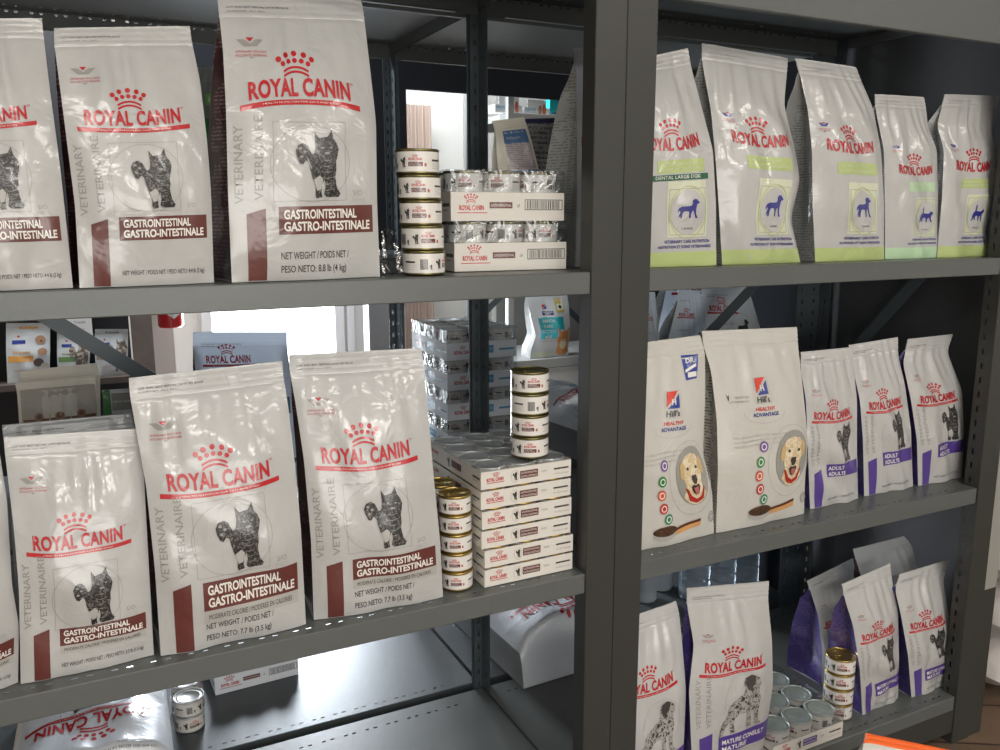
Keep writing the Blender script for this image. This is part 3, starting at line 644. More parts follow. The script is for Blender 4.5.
# third unit against the far wall
u = thing('shelving_unit', 'light grey steel shelving unit with an X brace far behind the middle post', 'shelving unit', (0, 0, 0), 'grey steel shelving units')
LG = mat('light_shelf_paint', (168, 170, 168), .45, .1)
for z in (.74, 1.93): shelf(u, .95, 2.2, 2.32, 2.80, z, LG, .045, False, False)
for x in (.93, 2.2): MB().box((x, 2.30, 0), (x+.03, 2.33, 2.4), LG).build('post', u); MB().box((x, 2.79, 0), (x+.03, 2.82, 2.4), LG).build('post', u)
bar(u, (.95, 2.81, .85), (1.6, 2.81, 1.42), .035, REARM, 1); bar(u, (1.0, 2.815, 1.42), (1.78, 2.815, .75), .035, REARM, 1)
hole_strip(mbk := MB(), (1.02, 2.33, .50), (1, 0, 0), (0, 0, 1), 1.18, .19, [], mat('light_panel', (190, 190, 188), .6)); solid(mbk.build('back_panel', u))
# dark fixture behind the back row: tall black panel and header with the opening to the back room
DK = mat('black_fixture', (30, 32, 36), .8, spec=.1)
FY = 2.19; op0 = hit(406, 89, 1, FY); zlo = hit(250, 300, 1, FY)[2]; xr = hit(594, 300, 1, FY)[0]
t = thing('display_fixture', 'black display fixture framing the view into the back room behind the upper shelves', 'display fixture', (-.5, FY, 0))
MB().box((-2.6, FY, zlo), (op0[0], FY+.02, 2.6), DK).buildw('side_board', t); MB().box((op0[0], FY, op0[2]), (3.0, FY+.02, 2.6), DK).buildw('header_board', t)
MB().box((xr, FY, 0.0), (3.0, FY+.02, op0[2]-.002), DK).buildw('side_board', t); MB().box((-2.59, FY+.001, 0.0), (-2.56, FY+.019, zlo), DK).buildw('leg', t)
# wood pillar and dark treat display on the left in the back room
WOOD = mat('grey_wood', (112, 100, 92), .6, var=.35, vscale=25)
a = hit(130, 310, 1, 2.0); b = hit(156, 380, 1, 2.0)
struct('trim_1', MB().box((a[0], 1.98, 0), (b[0], 2.05, CEIL), WOOD))
t = thing('treat_display', 'black display shelving with wooden edges holding the treat bags', 'display shelf', (-1.2, 2.1, 0))
zs = hit(60, 381, 1, 1.97)[2]
MB().box((-2.2, 2.14, 0), (a[0]-.002, 2.17, 2.4), mat('black_back_board', (26, 26, 30), .7)).buildw('back_board', t)
for z in (zs, zs+.42): MB().box((-2.2, 1.96, z-.022), (a[0]-.002, 2.138, z), mat('dark_wood', (84, 72, 66), .6, var=.3, vscale=30)).buildw('shelf', t)
MB().box((-2.23, 1.96, 0), (-2.202, 2.17, 2.4), WOOD).buildw('side_board', t)
# added strip beside the right end post; upper part painted pale as reflected light
t = thing('end_post_strip', 'strip added beside the right end post, pale upper part painted as reflected light', 'post strip', (WB+.03, .02, 0))
MB().box((WB+.009, -.002, .44), (WB+.060, .05, 2.3), mat('reflection_grey', (150, 148, 142), .35)).buildw('reflection_strip', t)
MB().box((WB+.009, -.002, .0), (WB+.060, .05, .44), POSTM).buildw('lower_strip', t)

# ---------------------------------------------------------------- front bags, upper left shelf
A_, B_, E_ = 1.3420, .7420, .1420          # deck heights (front and back rows alike)
KA = dict(text=.615, cat0=.295, cat1=.525, box0=.18, box1=.27, bar=.265)
KA3 = dict(text=.645, cat0=.285, cat1=.525, box0=.165, box1=.262, bar=.257, arch=-.03)
KB2 = dict(text=.55, cat0=.215, cat1=.455, box0=.14, box1=.215, bar=.22)
KB3 = dict(text=.60, cat0=.285, cat1=.53, box0=.155, box1=.265, bar=.27)
KB4 = dict(text=.60, cat0=.265, cat1=.50, box0=.15, box1=.235, bar=.235)
G1 = 'large white cat food bags with a brown band'
def gastro(nm, K, grey, w, two): return lambda H: get_art(nm, H, lambda h: art_gastro(h, K, grey, w, two))
bag('pet_food_bag', 'white cat food bag cut by the left photo edge, upper left shelf', [(-62, 300), (-75, 200), (-88, 90), (-98, 30), (-98, 20)], [(73, 288), (66, 220), (60, 165), (50, 90), (43, 32), (42, 18)], A_, .11, gastro('A1', KA, False, '4.4 lb (2 kg)', False), seed=1, group=G1, yl=.02, yr=.02)
bag('pet_food_bag', 'white cat food bag, second from the left on the upper left shelf', [(80, 291), (75, 205), (68, 150), (61, 95), (54, 42), (54, 28)], [(214, 283), (211, 190), (207, 140), (200, 80), (191, 38), (190, 26)], A_, .11, gastro('A2', KA, False, '4.4 lb (2 kg)', False), seed=2, group=G1, yl=.012, yr=.03, gus=GUSB)
bag('pet_food_bag', 'tallest white cat food bag, reaching the top of the photo beside the stacked cans', [(232, 285), (228, 190), (226, 110), (223, 50), (218, 4), (217, -4)], [(380, 277), (377, 200), (376, 122), (370, 68), (363, 8), (361, 0)], A_, .14, gastro('A3', KA3, False, '8.8 lb (4 kg)', True), seed=3, group=G1, yl=.018, yr=.045, bulge=.02)
# middle left shelf
bag('pet_food_bag', 'white bag at the extreme left of the middle shelf, mostly out of view', [(-90, 728), (-100, 640), (-108, 540), (-112, 480), (-112, 470)], [(19, 691), (19, 625), (12, 585), (7, 500), (0, 455), (-2, 445)], B_, .11, gastro('B1', KB2, True, '3.3 lb (1.5 kg)', False), seed=4, group=G1, yl=.02, yr=.045)
bag('pet_food_bag', 'smallest of the three full white cat food bags on the middle left shelf', [(21, 686), (19, 590), (14, 530), (7, 470), (4, 445), (4, 437)], [(154, 656), (149, 570), (145, 495), (143, 455), (143, 436), (142, 428)], B_, .10, gastro('B2', KB2, True, '3.3 lb (1.5 kg)', False), seed=5, group=G1, yl=.038, yr=.041, bulge=.014)
bag('pet_food_bag', 'large white cat food bag, middle of the three on the middle left shelf', [(161, 658), (155, 570), (146, 485), (136, 430), (129, 390), (129, 378)], [(306, 625), (301, 530), (294, 455), (288, 405), (283, 374), (282, 361)], B_, .13, gastro('B3', KB3, True, '7.7 lb (3.5 kg)', True), seed=6, group=G1, yl=.032, yr=.036, bulge=.02)
bag('pet_food_bag', 'large white cat food bag on the middle left shelf, beside the small can stack', [(314, 622), (311, 540), (304, 460), (295, 400), (289, 367), (289, 355)], [(443, 598), (440, 540), (434, 480), (428, 410), (423, 360), (421, 348)], B_, .13, gastro('B4', KB4, True, '7.7 lb (3.5 kg)', True), seed=7, group=G1, yl=.045, yr=.028, bulge=.02)
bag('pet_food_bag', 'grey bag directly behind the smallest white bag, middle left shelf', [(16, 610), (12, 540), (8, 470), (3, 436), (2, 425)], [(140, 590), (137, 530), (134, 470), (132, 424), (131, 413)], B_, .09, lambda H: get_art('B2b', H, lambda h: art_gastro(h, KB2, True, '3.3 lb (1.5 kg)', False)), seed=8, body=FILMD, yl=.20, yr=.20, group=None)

# upper right shelf: green-footed veterinary bags
G2 = 'white pet food bags with a green foot'
def vet(nm, *a, **k): return lambda H: get_art(nm, H, lambda h: art_vet(h, *a, **k))
bag('pet_food_bag', 'white puppy food bag with dark green stripe, half hidden by the middle post', [(624, 273), (627, 200), (630, 130), (633, 75), (634, 60)], [(716, 268), (716, 205), (713, 150), (701, 105), (690, 62), (688, 48)], A_, .12, vet('C1', 'puppy', dgreen=True, x=.02), seed=9, bulge=.009, gus=GUSG, yl=.058, yr=.052, group=G2)
bag('pet_food_bag', 'white dog food bag with green foot, pinched top, second from the middle post', [(722, 267), (720, 225), (716, 165), (711, 110), (702, 62), (702, 43)], [(800, 263), (791, 218), (800, 180), (795, 150), (784, 105), (787, 72), (788, 58)], A_, .12, vet('C2', 'dog', x=.0), seed=10, gus=GUSG, yl=.062, yr=.062, group=G2, wr=1.6, bulge=.022)
bag('pet_food_bag', 'white dog food bag with slanting top, centre of the upper right shelf', [(815, 263), (813, 210), (812, 150), (808, 110), (800, 75), (795, 58)], [(884, 258), (884, 205), (881, 150), (873, 108), (860, 78), (856, 67)], A_, .13, vet('C3', 'dog', x=.0), seed=11, gus=GUSG, yl=.06, yr=.06, group=G2, lean=.35)
bag('pet_food_bag', 'small white cat food bag with mint foot, second from the right end', [(885, 259), (885, 205), (884, 150), (876, 112), (875, 100), (875, 94)], [(937, 254), (938, 200), (937, 150), (928, 128), (926, 108), (924, 97)], A_, .09, vet('C4', 'cat', x=.06, k=.94, tone=MGREEN), seed=12, bulge=.010, gus=GUSG, yl=.07, yr=.07, group=G2, wr=1.4)
bag('pet_food_bag', 'small white cat food bag with green foot at the right end of the upper shelf', [(937, 255), (942, 200), (944, 150), (937, 125), (943, 102), (945, 94)], [(991, 253), (985, 232), (994, 195), (997, 158), (993, 130), (997, 108), (999, 96)], A_, .09, vet('C5', 'cat', x=.03, k=.96), seed=13, bulge=.010, gus=GUSG, yl=.066, yr=.066, group=G2, wr=1.4)
# middle right shelf
def hil(nm, *a): return lambda H: get_art(nm, H, lambda h: art_hills(h, *a))
bag('pet_food_bag', 'cream dog food bag with labrador picture and blue badge, beside the middle post', [(619, 561), (619, 480), (620, 410), (622, 360), (623, 345)], [(714, 532), (712, 490), (703, 455), (705, 400), (705, 352), (700, 335)], B_, .11, hil('D1', .06, True), seed=14, body=FILMC, gus=GUSK, yl=.05, yr=.055, group='cream dog food bags with a labrador picture')
bag('pet_food_bag', 'cream dog food bag with labrador picture, fully in view', [(716, 534), (718, 470), (717, 420), (711, 370), (703, 345), (702, 331)], [(804, 513), (805, 480), (808, 440), (803, 390), (798, 345), (797, 327)], B_, .12, hil('D2', -.03, False), seed=15, body=FILMC, gus=GUSK, yl=.055, yr=.06, group='cream dog food bags with a labrador picture')
G3 = 'narrow white cat food bags with a purple band'
def pur(nm, *a, **k): return lambda H: get_art(nm, H, lambda h: art_purple(h, *a, **k))
bag('pet_food_bag', 'narrow white cat food bag with purple side, touching the cream labrador bag', [(810, 510), (808, 450), (806, 400), (801, 372), (801, 352)], [(858, 498), (857, 450), (857, 400), (854, 370), (852, 347)], B_, .10, pur('D3', 'ADULT', 'ADULTE'), seed=16, bulge=.008, gus=GUSP, yl=.075, yr=.08, group=G3, wr=1.3)
bag('pet_food_bag', 'narrow white cat food bag with purple side, middle one of three', [(864, 498), (863, 440), (860, 400), (853, 370), (849, 345)], [(913, 486), (911, 430), (905, 385), (898, 355), (898, 337)], B_, .10, pur('D4', 'ADULT', 'ADULTE'), seed=17, bulge=.008, gus=GUSP, yl=.085, yr=.085, group=G3, wr=1.3)
bag('pet_food_bag', 'narrow white cat food bag with purple side, rightmost on the middle shelf', [(918, 487), (917, 440), (911, 400), (903, 363), (908, 339)], [(962, 475), (964, 430), (962, 390), (952, 365), (947, 352), (953, 334)], B_, .10, pur('D5', 'ADULT', 'ADULTE'), seed=18, bulge=.008, gus=GUSP, yl=.08, yr=.08, group=G3, wr=1.3)
# lower right shelf
bag('pet_food_bag', 'white spotted-dog bag on the lower shelf, cut by the middle post', [(610, 842), (610, 760), (612, 700), (614, 640), (615, 622)], [(680, 818), (684, 740), (686, 690), (682, 640), (679, 612), (676, 601)], E_, .10, pur('E1', 'MATURE CONSULT', 'MATURE', 'dog', True, kt=1.07), seed=19, body=FILM, gus=GUSP, yl=.06, yr=.05, group='dog food bags with a spotted dog')
bag('pet_food_bag', 'white spotted-dog bag fully in view on the lower right shelf', [(692, 806), (691, 740), (689, 690), (694, 645), (687, 605), (687, 588)], [(758, 786), (764, 745), (773, 685), (772, 640), (768, 600), (769, 581)], E_, .07, pur('E2', 'MATURE CONSULT', 'MATURE', 'dog', True), seed=20, body=FILM, gus=GUSP, yl=.042, yr=.038, group='dog food bags with a spotted dog')
bag('pet_food_bag', 'white cat food bag with wide glossy purple side, behind the lower can stack', [(822, 680), (822, 650), (818, 615), (810, 590), (807, 581)], [(850, 662), (852, 640), (855, 600), (855, 570), (853, 558)], E_, .12, pur('E3', 'MATURE CONSULT', 'MATURE', wide=True), seed=21, bulge=.008, gus=GUSP, yl=.205, yr=.215, group='mature cat food bags on the lower right shelf')
bag('pet_food_bag', 'white cat food bag with purple side just right of the lower can stack', [(862, 719), (860, 670), (853, 625), (845, 600), (842, 584)], [(898, 697), (899, 660), (898, 610), (892, 580), (890, 563)], E_, .11, pur('E4', 'MATURE CONSULT', 'MATURE', wide=True), seed=22, bulge=.008, gus=GUSP, yl=.052, yr=.066, group='mature cat food bags on the lower right shelf', wr=1.3)
bag('pet_food_bag', 'white cat food bag with peaked corner, right end of the lower shelf', [(911, 702), (908, 655), (901, 615), (895, 590), (900, 574)], [(951, 683), (951, 650), (949, 615), (943, 580), (950, 559)], E_, .10, pur('E5', 'MATURE CONSULT', 'MATURE', wide=True), seed=23, bulge=.008, gus=GUSP, yl=.05, yr=.052, group='mature cat food bags on the lower right shelf', wr=1.3)
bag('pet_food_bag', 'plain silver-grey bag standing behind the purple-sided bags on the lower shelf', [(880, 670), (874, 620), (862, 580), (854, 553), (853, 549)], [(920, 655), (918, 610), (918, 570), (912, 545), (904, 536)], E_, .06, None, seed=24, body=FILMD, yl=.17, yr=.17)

# ---------------------------------------------------------------- back row bags
G4 = 'hydrolyzed diet bags in the back row'
HY = lambda H: get_art('hy', H, lambda h: art_hydro(h)); BB = lucent(film('cool_white_film', (226, 233, 241)), .2)
bag('pet_food_bag', 'bluish white bag in the back row, narrow slice beside the middle post', [(640, 462), (640, 400), (640, 340), (641, 292)], [(664, 458), (662, 400), (660, 350), (655, 292)], B_, .08, HY, seed=25, body=BB, gus=GUSG, yl=.72, yr=.72, group=G4)
bag('pet_food_bag', 'tallest bluish white bag in the back row, left of the diagonal brace', [(655, 462), (660, 380), (660, 320), (668, 280), (670, 262)], [(735, 449), (730, 380), (728, 320), (726, 280), (726, 262)], B_, .10, HY, seed=26, body=BB, gus=GUSG, yl=.90, yr=.90, group=G4)
bag('pet_food_bag', 'small bluish white dog food bag in front of the tallest back-row bag', [(672, 465), (670, 400), (668, 340), (678, 300), (678, 289)], [(706, 460), (708, 400), (708, 340), (702, 300), (700, 291)], B_, .10, HY, seed=27, body=BB, gus=GUSG, yl=.72, yr=.72, group=G4)
bag('pet_food_bag', 'bluish grey dog food bag in the back row crossed by the diagonal brace', [(712, 452), (706, 380), (702, 330), (702, 300), (702, 284)], [(765, 444), (768, 380), (762, 335), (752, 300), (748, 286)], B_, .10, HY, seed=28, body=BB, gus=GUSG, yl=.74, yr=.74, group=G4)
bag('pet_food_bag', 'backlit grey bag with a small crown, before the bright window', [(205, 515), (203, 450), (197, 390), (193, 345), (193, 332)], [(298, 500), (297, 440), (292, 390), (287, 345), (287, 332)], B_, .11, lambda H: get_art('bl', H, lambda h: art_hydro(h, 'SATIETY')), seed=29, body=lucent(film('backlit_grey_film', (218, 224, 232)), .65), yl=.74, yr=.74)
# green bag glimpsed between the tall bags
def art_green(H):
    A = Art(H); G = ink('bright_green_ink', (52, 130, 58)); A.rect(.28, H*.80, .92, H*.86, ink('lime_ink', (120, 190, 90))); A.text('HAPPY', .32, H*.815, .5, .07, WHITEI, 1, .02)
    A.rect(0, H*.48, 1, H*.73, G); A.disc(.6, H*.68, .14, .09, DGREEN, 1); A.rect(0, H*.36, 1, H*.48, ink('mid_blue_ink', (58, 92, 140))); return A
bag('pet_food_bag', 'green and grey back-row bag glimpsed between two tall white bags', [(178, 270), (182, 200), (186, 130), (190, 80), (192, 68)], [(258, 268), (254, 200), (250, 130), (246, 80), (244, 66)], A_, .10, art_green, seed=30, body=film('back_grey_film', (130, 134, 132)), gus=GUSG, yl=.80, yr=.80)
# dark bag in the shade at the right of the upper left shelf
def art_shade(H):
    A = Art(H); A.text('RO', .12, H*.545, .7, .34, RED, 1, .04); A.poly(BDOG, NAVY, 1, (.15, H*.66, .6, .7)); return A
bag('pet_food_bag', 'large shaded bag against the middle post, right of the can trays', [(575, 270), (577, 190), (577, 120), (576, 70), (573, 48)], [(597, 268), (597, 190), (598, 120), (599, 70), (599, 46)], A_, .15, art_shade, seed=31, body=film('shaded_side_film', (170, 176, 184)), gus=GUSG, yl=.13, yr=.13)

# dental bag on the far unit
def art_dental(H):
    A = Art(H); TE = ink('bright_teal_ink', (30, 166, 174)); CY = ink('cyan_ink', (60, 196, 214)); YE = ink('yellow_ink', (214, 190, 90)); BL = ink('blue_ink', (44, 60, 140)); OR = ink('orange_red_ink', (214, 60, 48)); TAN = ink('chihuahua_ink', (206, 142, 84)); CR = ink('cream_fur_ink', (222, 204, 168))
    A.poly([(0, 1), (1, 1), (0, 0)], OR, 1, (.30, H*.74, .09, .09)); A.poly([(1, 1), (1, 0), (0, 0)], BL, 1, (.31, H*.735, .09, .09)); A.rect(.27, H*.64, .55, H*.70, BL); A.text('PRESCRIPTION', .29, H*.672, .24, .03, WHITEI, 1, .02); A.text('DIET', .34, H*.648, .14, .03, WHITEI, 1, .02)
    A.rect(.62, H*.68, .86, H*.88, YE); A.rect(.66, H*.71, .82, H*.80, WHITEI, 1); A.disc(.74, H*.755, .05, .04, DGREEN, 2, 10); A.text('CHICKEN', .64, H*.84, .2, .03, WHITEI, 1)
    A.rect(.14, H*.42, .80, H*.61, TE); A.text('DENTAL', .24, H*.535, .34, .065, WHITEI, 1, .01); A.text('CARE', .24, H*.455, .24, .065, WHITEI, 1, .01)
    A.rect(.12, H*.29, .60, H*.41, CY, 1); A.text('SMALL BITES', .14, H*.375, .42, .03, WHITEI, 2); A.text('t/d', .24, H*.30, .2, .07, WHITEI, 2, .03)
    A.text('SPECIAL KIBBLE FOR CLEAN TEETH', .1, H*.25, .5, .025, GREY)
    A.poly([(.3,0),(.1,.1),(.14,.4),(.0,.6),(.1,.72),(.0,1.0),(.25,.84),(.5,.88),(.75,.86),(.98,1.0),(.92,.72),(.96,.55),(.86,.4),(.95,.1),(.8,.0)], TAN, 2, (.60, H*.03, .38, H*.42)); A.disc(.79, H*.20, .10, .12, CR, 3, 14)
    for x in (.73, .86): A.disc(x, H*.29, .014, .014, DARK, 4, 8)
    A.disc(.80, H*.255, .02, .016, DARK, 4, 8); A.rect(.02, H*.02, .55, H*.09, PGREEN); return A
bag('pet_food_bag', 'white and teal dental care dog food bag standing alone on the far light grey shelf', [(530, 361), (531, 350), (536, 335), (531, 316), (526, 297), (526, 291)], [(568, 359), (569, 340), (570, 325), (569, 306), (567, 295), (566, 290)], .7412, .10, art_dental, seed=32, body=FILMB, gus=GUSG, yl=2.36, yr=2.36, res=(14, 20))
# treat bags and card on the dark display
def art_treat(c, animal='dogs'):
    def f(H):
        A = Art(H, .1); BL = ink('blue_ink', (44, 60, 140)); CC = ink('treat_band_%d_%d_%d' % c, c)
        A.rect(.14, H*.66, .44, H*.72, BL); A.disc(.28, H*.78, .03, .03, RED, 0, 8); A.rect(.04, H*.36, .62, H*.46, CC); A.rect(.3, H*.91, .72, H*.95, CC)
        A.text('treats', .15, H*.50, .4, .09, CC, 0, .02); A.text('made to help', .16, H*.20, .5, .05, RED)
        T1 = ink('tan_fur_ink', (168, 128, 100)); T2 = ink('dark_fur_ink', (84, 66, 58)); T3 = ink('pale_fur_ink', (190, 180, 168))
        if animal == 'dogs': A.disc(.78, H*.72, .12, .12, T1, 1); A.disc(.82, H*.52, .11, .10, T1, 1); A.disc(.74, H*.34, .12, .12, T2, 2); A.disc(.88, H*.26, .10, .12, T3, 3); A.disc(.80, H*.70, .03, .03, T2, 2)
        else:
            A.poly(CAT, fur('grey_tabby_ink', (96, 84, 74), (180, 168, 154), 60), 1, (.36, H*.08, .62, H*.74))
        return A
    return f
def small_bag(label, x0, x1, y0, y1, Y, art, seed, dz=0.0, group='treat bags on the black display', body=None):
    return bag('treat_bag', label, [(x0+1, y1), (x0, (y0+y1)/2), (x0, y0)], [(x1-1, y1-1), (x1, (y0+y1)/2), (x1, y0)], hit((x0+x1)/2, y1, 1, Y)[2] if dz == 0 else dz, .05, art, seed=seed, body=body or FILMB, gus=GUSG, yl=Y, yr=Y, res=(12, 14), group=group, cat='treat bag', wr=.6, bulge=.010)
zt = zs+.0008
small_bag('dog treat bag with an orange stripe on the black display', 6, 50, 323, 379, 1.99, art_treat((226, 160, 70)), 40, zt)
small_bag('cat treat bag with a green stripe on the black display', 57, 90, 330, 379, 2.0, art_treat((92, 132, 70), 'cat'), 41, zt)
small_bag('cat treat bag at the right end of the black display beside the wood pillar', 95, 128, 329, 376, 2.0, art_treat((150, 140, 130), 'cat'), 42, zt)
ca, cb_ = hit(65, 313, 1, 1.93), hit(93, 336, 1, 1.93)
t = thing('price_card', 'small white price card above the treat bags on the black display', 'price card', (ca[0], 1.93, cb_[2]))
w_, h_ = cb_[0]-ca[0], ca[2]-cb_[2]
mb = MB().box((0, .0, 0), (w_, .002, h_), mat('card_white', (236, 236, 234), .6)).box((0, .002, h_-.01), (w_, .031, h_-.006), mat('card_white', (0, 0, 0)))
A = Art(h_/w_, 1); A.text('Treats', .3, h_/w_*.55, .45, .12, DARK, 0); A.text('Friandises', .25, h_/w_*.28, .45, .09, GREY, 0); mb.art(A, lambda s, t: np.stack([s*w_, np.zeros_like(s)-.0005, t*h_], 1)); mb.build('card', t)
# ---------------------------------------------------------------- cream window bag and green pack, back row, middle shelf left
def art_window(H):
    A = Art(H, .08); KR = ink('biscuit_brown_ink', (112, 70, 48)); A.rect(.04, H*.30, .98, H*.955, ink('window_grey_ink', (186, 180, 170)), 0); A.rect(.30, H*.60, .74, H*.94, ink('window_pale_ink', (218, 214, 206)), 1)
    A.rect(.06, H*.35, .96, H*.77, KR, 2)
    for x in (.25, .51, .78): A.disc(x, H*.78, .055, .055, ink('biscuit_mid_ink', (146, 104, 78)), 3, 16); A.disc(x, H*.78, .03, .03, KR, 4, 12); A.text('BAKED', x-.09, H*.70, .18, .03, WHITEI, 3)
    for x in (.38, .65): A.rect(x-.004, H*.36, x+.004, H*.80, ink('window_grey_ink', (186, 180, 170)), 3)
    return A
bag('treat_pouch', 'cream paper pouch with a clear window and brown print behind the small white bag', [(24, 512), (21, 450), (17, 392), (15, 383)], [(104, 503), (101, 450), (97, 390), (95, 376)], B_, .07, art_window, seed=50, body=lucent(mat('cream_paper', (250, 244, 232), .7, bump=.06, bscale=30), .1), gus=mat('cream_paper', (0, 0, 0)), yl=.70, yr=.70, cat='treat pouch', wr=.5, group='cream paper pouches')
bag('treat_pouch', 'plain cream paper pouch just behind the pouch with the window', [(27, 500), (24, 440), (20, 380), (19, 371)], [(103, 492), (101, 440), (100, 372), (96, 363)], B_, .07, None, seed=51, body=mat('cream_paper', (0, 0, 0)), gus=mat('cream_paper', (0, 0, 0)), yl=.81, yr=.81, cat='treat pouch', wr=.5, group='cream paper pouches')
def art_gpack(H):
    A = Art(H, .1); A.rect(0, 0, .22, H, ink('bright_green_ink', (52, 130, 58))); A.rect(.25, H*.84, 1, H*.97, GREY); A.disc(.62, H*.76, .34, .06, ink('pale_yellow_ink', (226, 224, 170)), 1); A.ring(.62, H*.74, .36, .09, .02, ink('lime_ink', (120, 190, 90)), 2); return A
bag('treat_pouch', 'white and green food pack between the cream pouches and the large white bag', [(108, 500), (105, 440), (103, 400), (102, 390)], [(146, 492), (142, 440), (138, 400), (136, 388)], B_, .06, art_gpack, seed=52, body=FILMB, gus=GUSG, yl=.80, yr=.80, cat='food pack', wr=.5)

# ---------------------------------------------------------------- cans
def can_art(r, h, kind=0):
    C = 2*PI*r; Hh = h/C; A = Art(Hh, .02)
    def panel(x, brown, second):
        A.poly(CAT, CATM, 1, (x+.012, Hh*.2, .045, Hh*.56)); A.ring(x+.035, Hh*.48, .034, Hh*.34, .0015, LGREY)
        A.text('ROYAL CANIN', x+.080, Hh*.56, .10, Hh*.13, RED, 0, .04); crown(A, x+.130, Hh*.70, .045, RED)
        A.rect(x+.078, Hh*.26, x+.185, Hh*.48, brown); A.text('GASTRO', x+.084, Hh*.385, .07, Hh*.06, WHITEI, 1); A.text('INTESTINAL', x+.084, Hh*.29, .09, Hh*.06, WHITEI, 1)
        A.disc(x+.205, Hh*.34, .010, Hh*.10, ink('meat_ink', (176, 96, 74)), 0, 10)
    for x in (0, .5): panel(x, BROWN if kind < 2 else DARK, 0)
    for x in (.26, .76):
        A.rect(x, Hh*.52, x+.09, Hh*.62, DARK)
        for q in range(3): A.text('moist food for adult cats', x, Hh*(.38-.11*q), .10, Hh*.05, GREY, 0)
        for q in range(14): A.rect(x+.13+q*.0042, Hh*.18, x+.13+q*.0042+(.0024 if q % 3 else .0034), Hh*.72, DARK)
        A.poly(CAT, CATM, 1, (x+.20, Hh*.16, .02, Hh*.30))
    return A
def make_can(r, h, tin, lidm, label, group, kind=0, tab=True, loc=(0, 0, 0)):
    t = thing('food_can', label, 'can', loc, group)
    z0, z1 = .0042, h-.0050; R = r*.985
    mb = MB().lathe([(R, z0), (R, z1)], LABELW, 40)
    mb.art(can_art(r, h, kind), lambda s, q: np.stack([R*np.cos(2*PI*s), R*np.sin(2*PI*s), z0+(z1-z0)*q], 1), off=.0002)
    mb.build('label_sleeve', t, True)
    MB().lathe([(0, .0015), (r*.86, .0015), (r*.9, 0), (r*.97, .0006), (r*.99, .0022), (R*.992, z0), (R*.99, z0+.0008)], tin, 40).build('base_rim', t, True)
    MB().lathe([(R*.99, z1-.0008), (R*.995, z1+.0004), (r*1.0, z1+.0022), (r*1.0, h-.0006), (r*.975, h), (r*.95, h-.0004)], tin, 40).build('top_rim', t, True)
    ld = MB().lathe([(r*.95, h-.0005), (r*.925, h-.0032), (r*.80, h-.0034), (r*.78, h-.0026), (r*.70, h-.0026), (r*.68, h-.0034), (0, h-.0034)], lidm, 40).build('lid', t, True)
    if tab:
        p = MB(); n = 14; q = [(r*(.42+.20*math.cos(2*PI*k/n)), r*.16*math.sin(2*PI*k/n), h-.0018) for k in range(n+1)]
        p.tube(q, .0007, lidm, 6); p.box((r*.02, -r*.09, h-.0028), (r*.26, r*.09, h-.0016), lidm); p.build('pull_tab', ld, True)
    return t
BIG = dict(r=.0378, h=.0422); SMALL = dict(r=.0318, h=.0372)
first_used = {}
def put_can(proto, key, x, y, z, rot, label, group):
    if key not in first_used:
        first_used[key] = 1; proto.location = (x, y, z); proto.rotation_euler = (0, 0, rot); tag(proto, label, 'can', group); return proto
    return clone(proto, (x, y, z), rot, label, group)
P_OLV = make_can(tin=OLIVE, lidm=OLIVE, label='can', group='g', kind=0, **BIG)
P_GLD = make_can(tin=GOLD, lidm=GOLD, label='can', group='g', kind=0, **SMALL)
P_TIN = make_can(tin=TIN, lidm=TIN, label='can', group='g', kind=0, tab=False, **SMALL)
P_BIGT = make_can(tin=TIN, lidm=TIN, label='can', group='g', kind=2, tab=False, **BIG)
P_GLT = make_can(tin=GOLD, lidm=GOLD, label='can', group='g', kind=0, **BIG)
# facing angle so that the first label panel looks at the camera
def face(x, y, off=0.0): return math.atan2(CAM[1]-y, CAM[0]-x) - 2*PI*(.115+off)
ORD = ['top', 'second from the top', 'middle', 'second from the bottom', 'bottom']
# five cans beside the tallest bag
for k in range(5):
    p = hit(419.5+k*1.1, 277, 1, .06); x, y = p[0]+.0005*(k % 2), .060
    put_can(P_OLV, 'olv', x, y, A_+.0004+(4-k)*.0427, face(x, y, [.03, .02, .025, -.03, .30][k]), 'wet food can in the tower beside the tallest bag, %s' % ORD[k], 'five cans stacked beside the tallest bag')
# five small cans right of the large bag on the middle shelf
for k in range(5):
    x, y = -.318+.001*(4-k)*(-.6), .064
    put_can(P_GLD, 'gld', x, y, B_+.0004+(4-k)*.0377, face(x, y, .02+.01*(k % 2)), 'small gold-lidded can in the tower of five, %s' % ORD[k], 'small gold-lidded cans beside the carton stack')
put_can(P_GLD, 'gld', -.322, .136, B_+.0004+4*.0377, face(-.32, .13, .1), 'small gold-lidded can just behind the tower of five, topmost', 'small gold-lidded cans beside the carton stack')
for k in range(4): clone(P_GLD, (-.322, .136, B_+.0004+k*.0377), face(-.32, .13, .1), 'small gold-lidded can hidden in the second tower behind the tower of five', 'gold-lidded cans of the second tower')

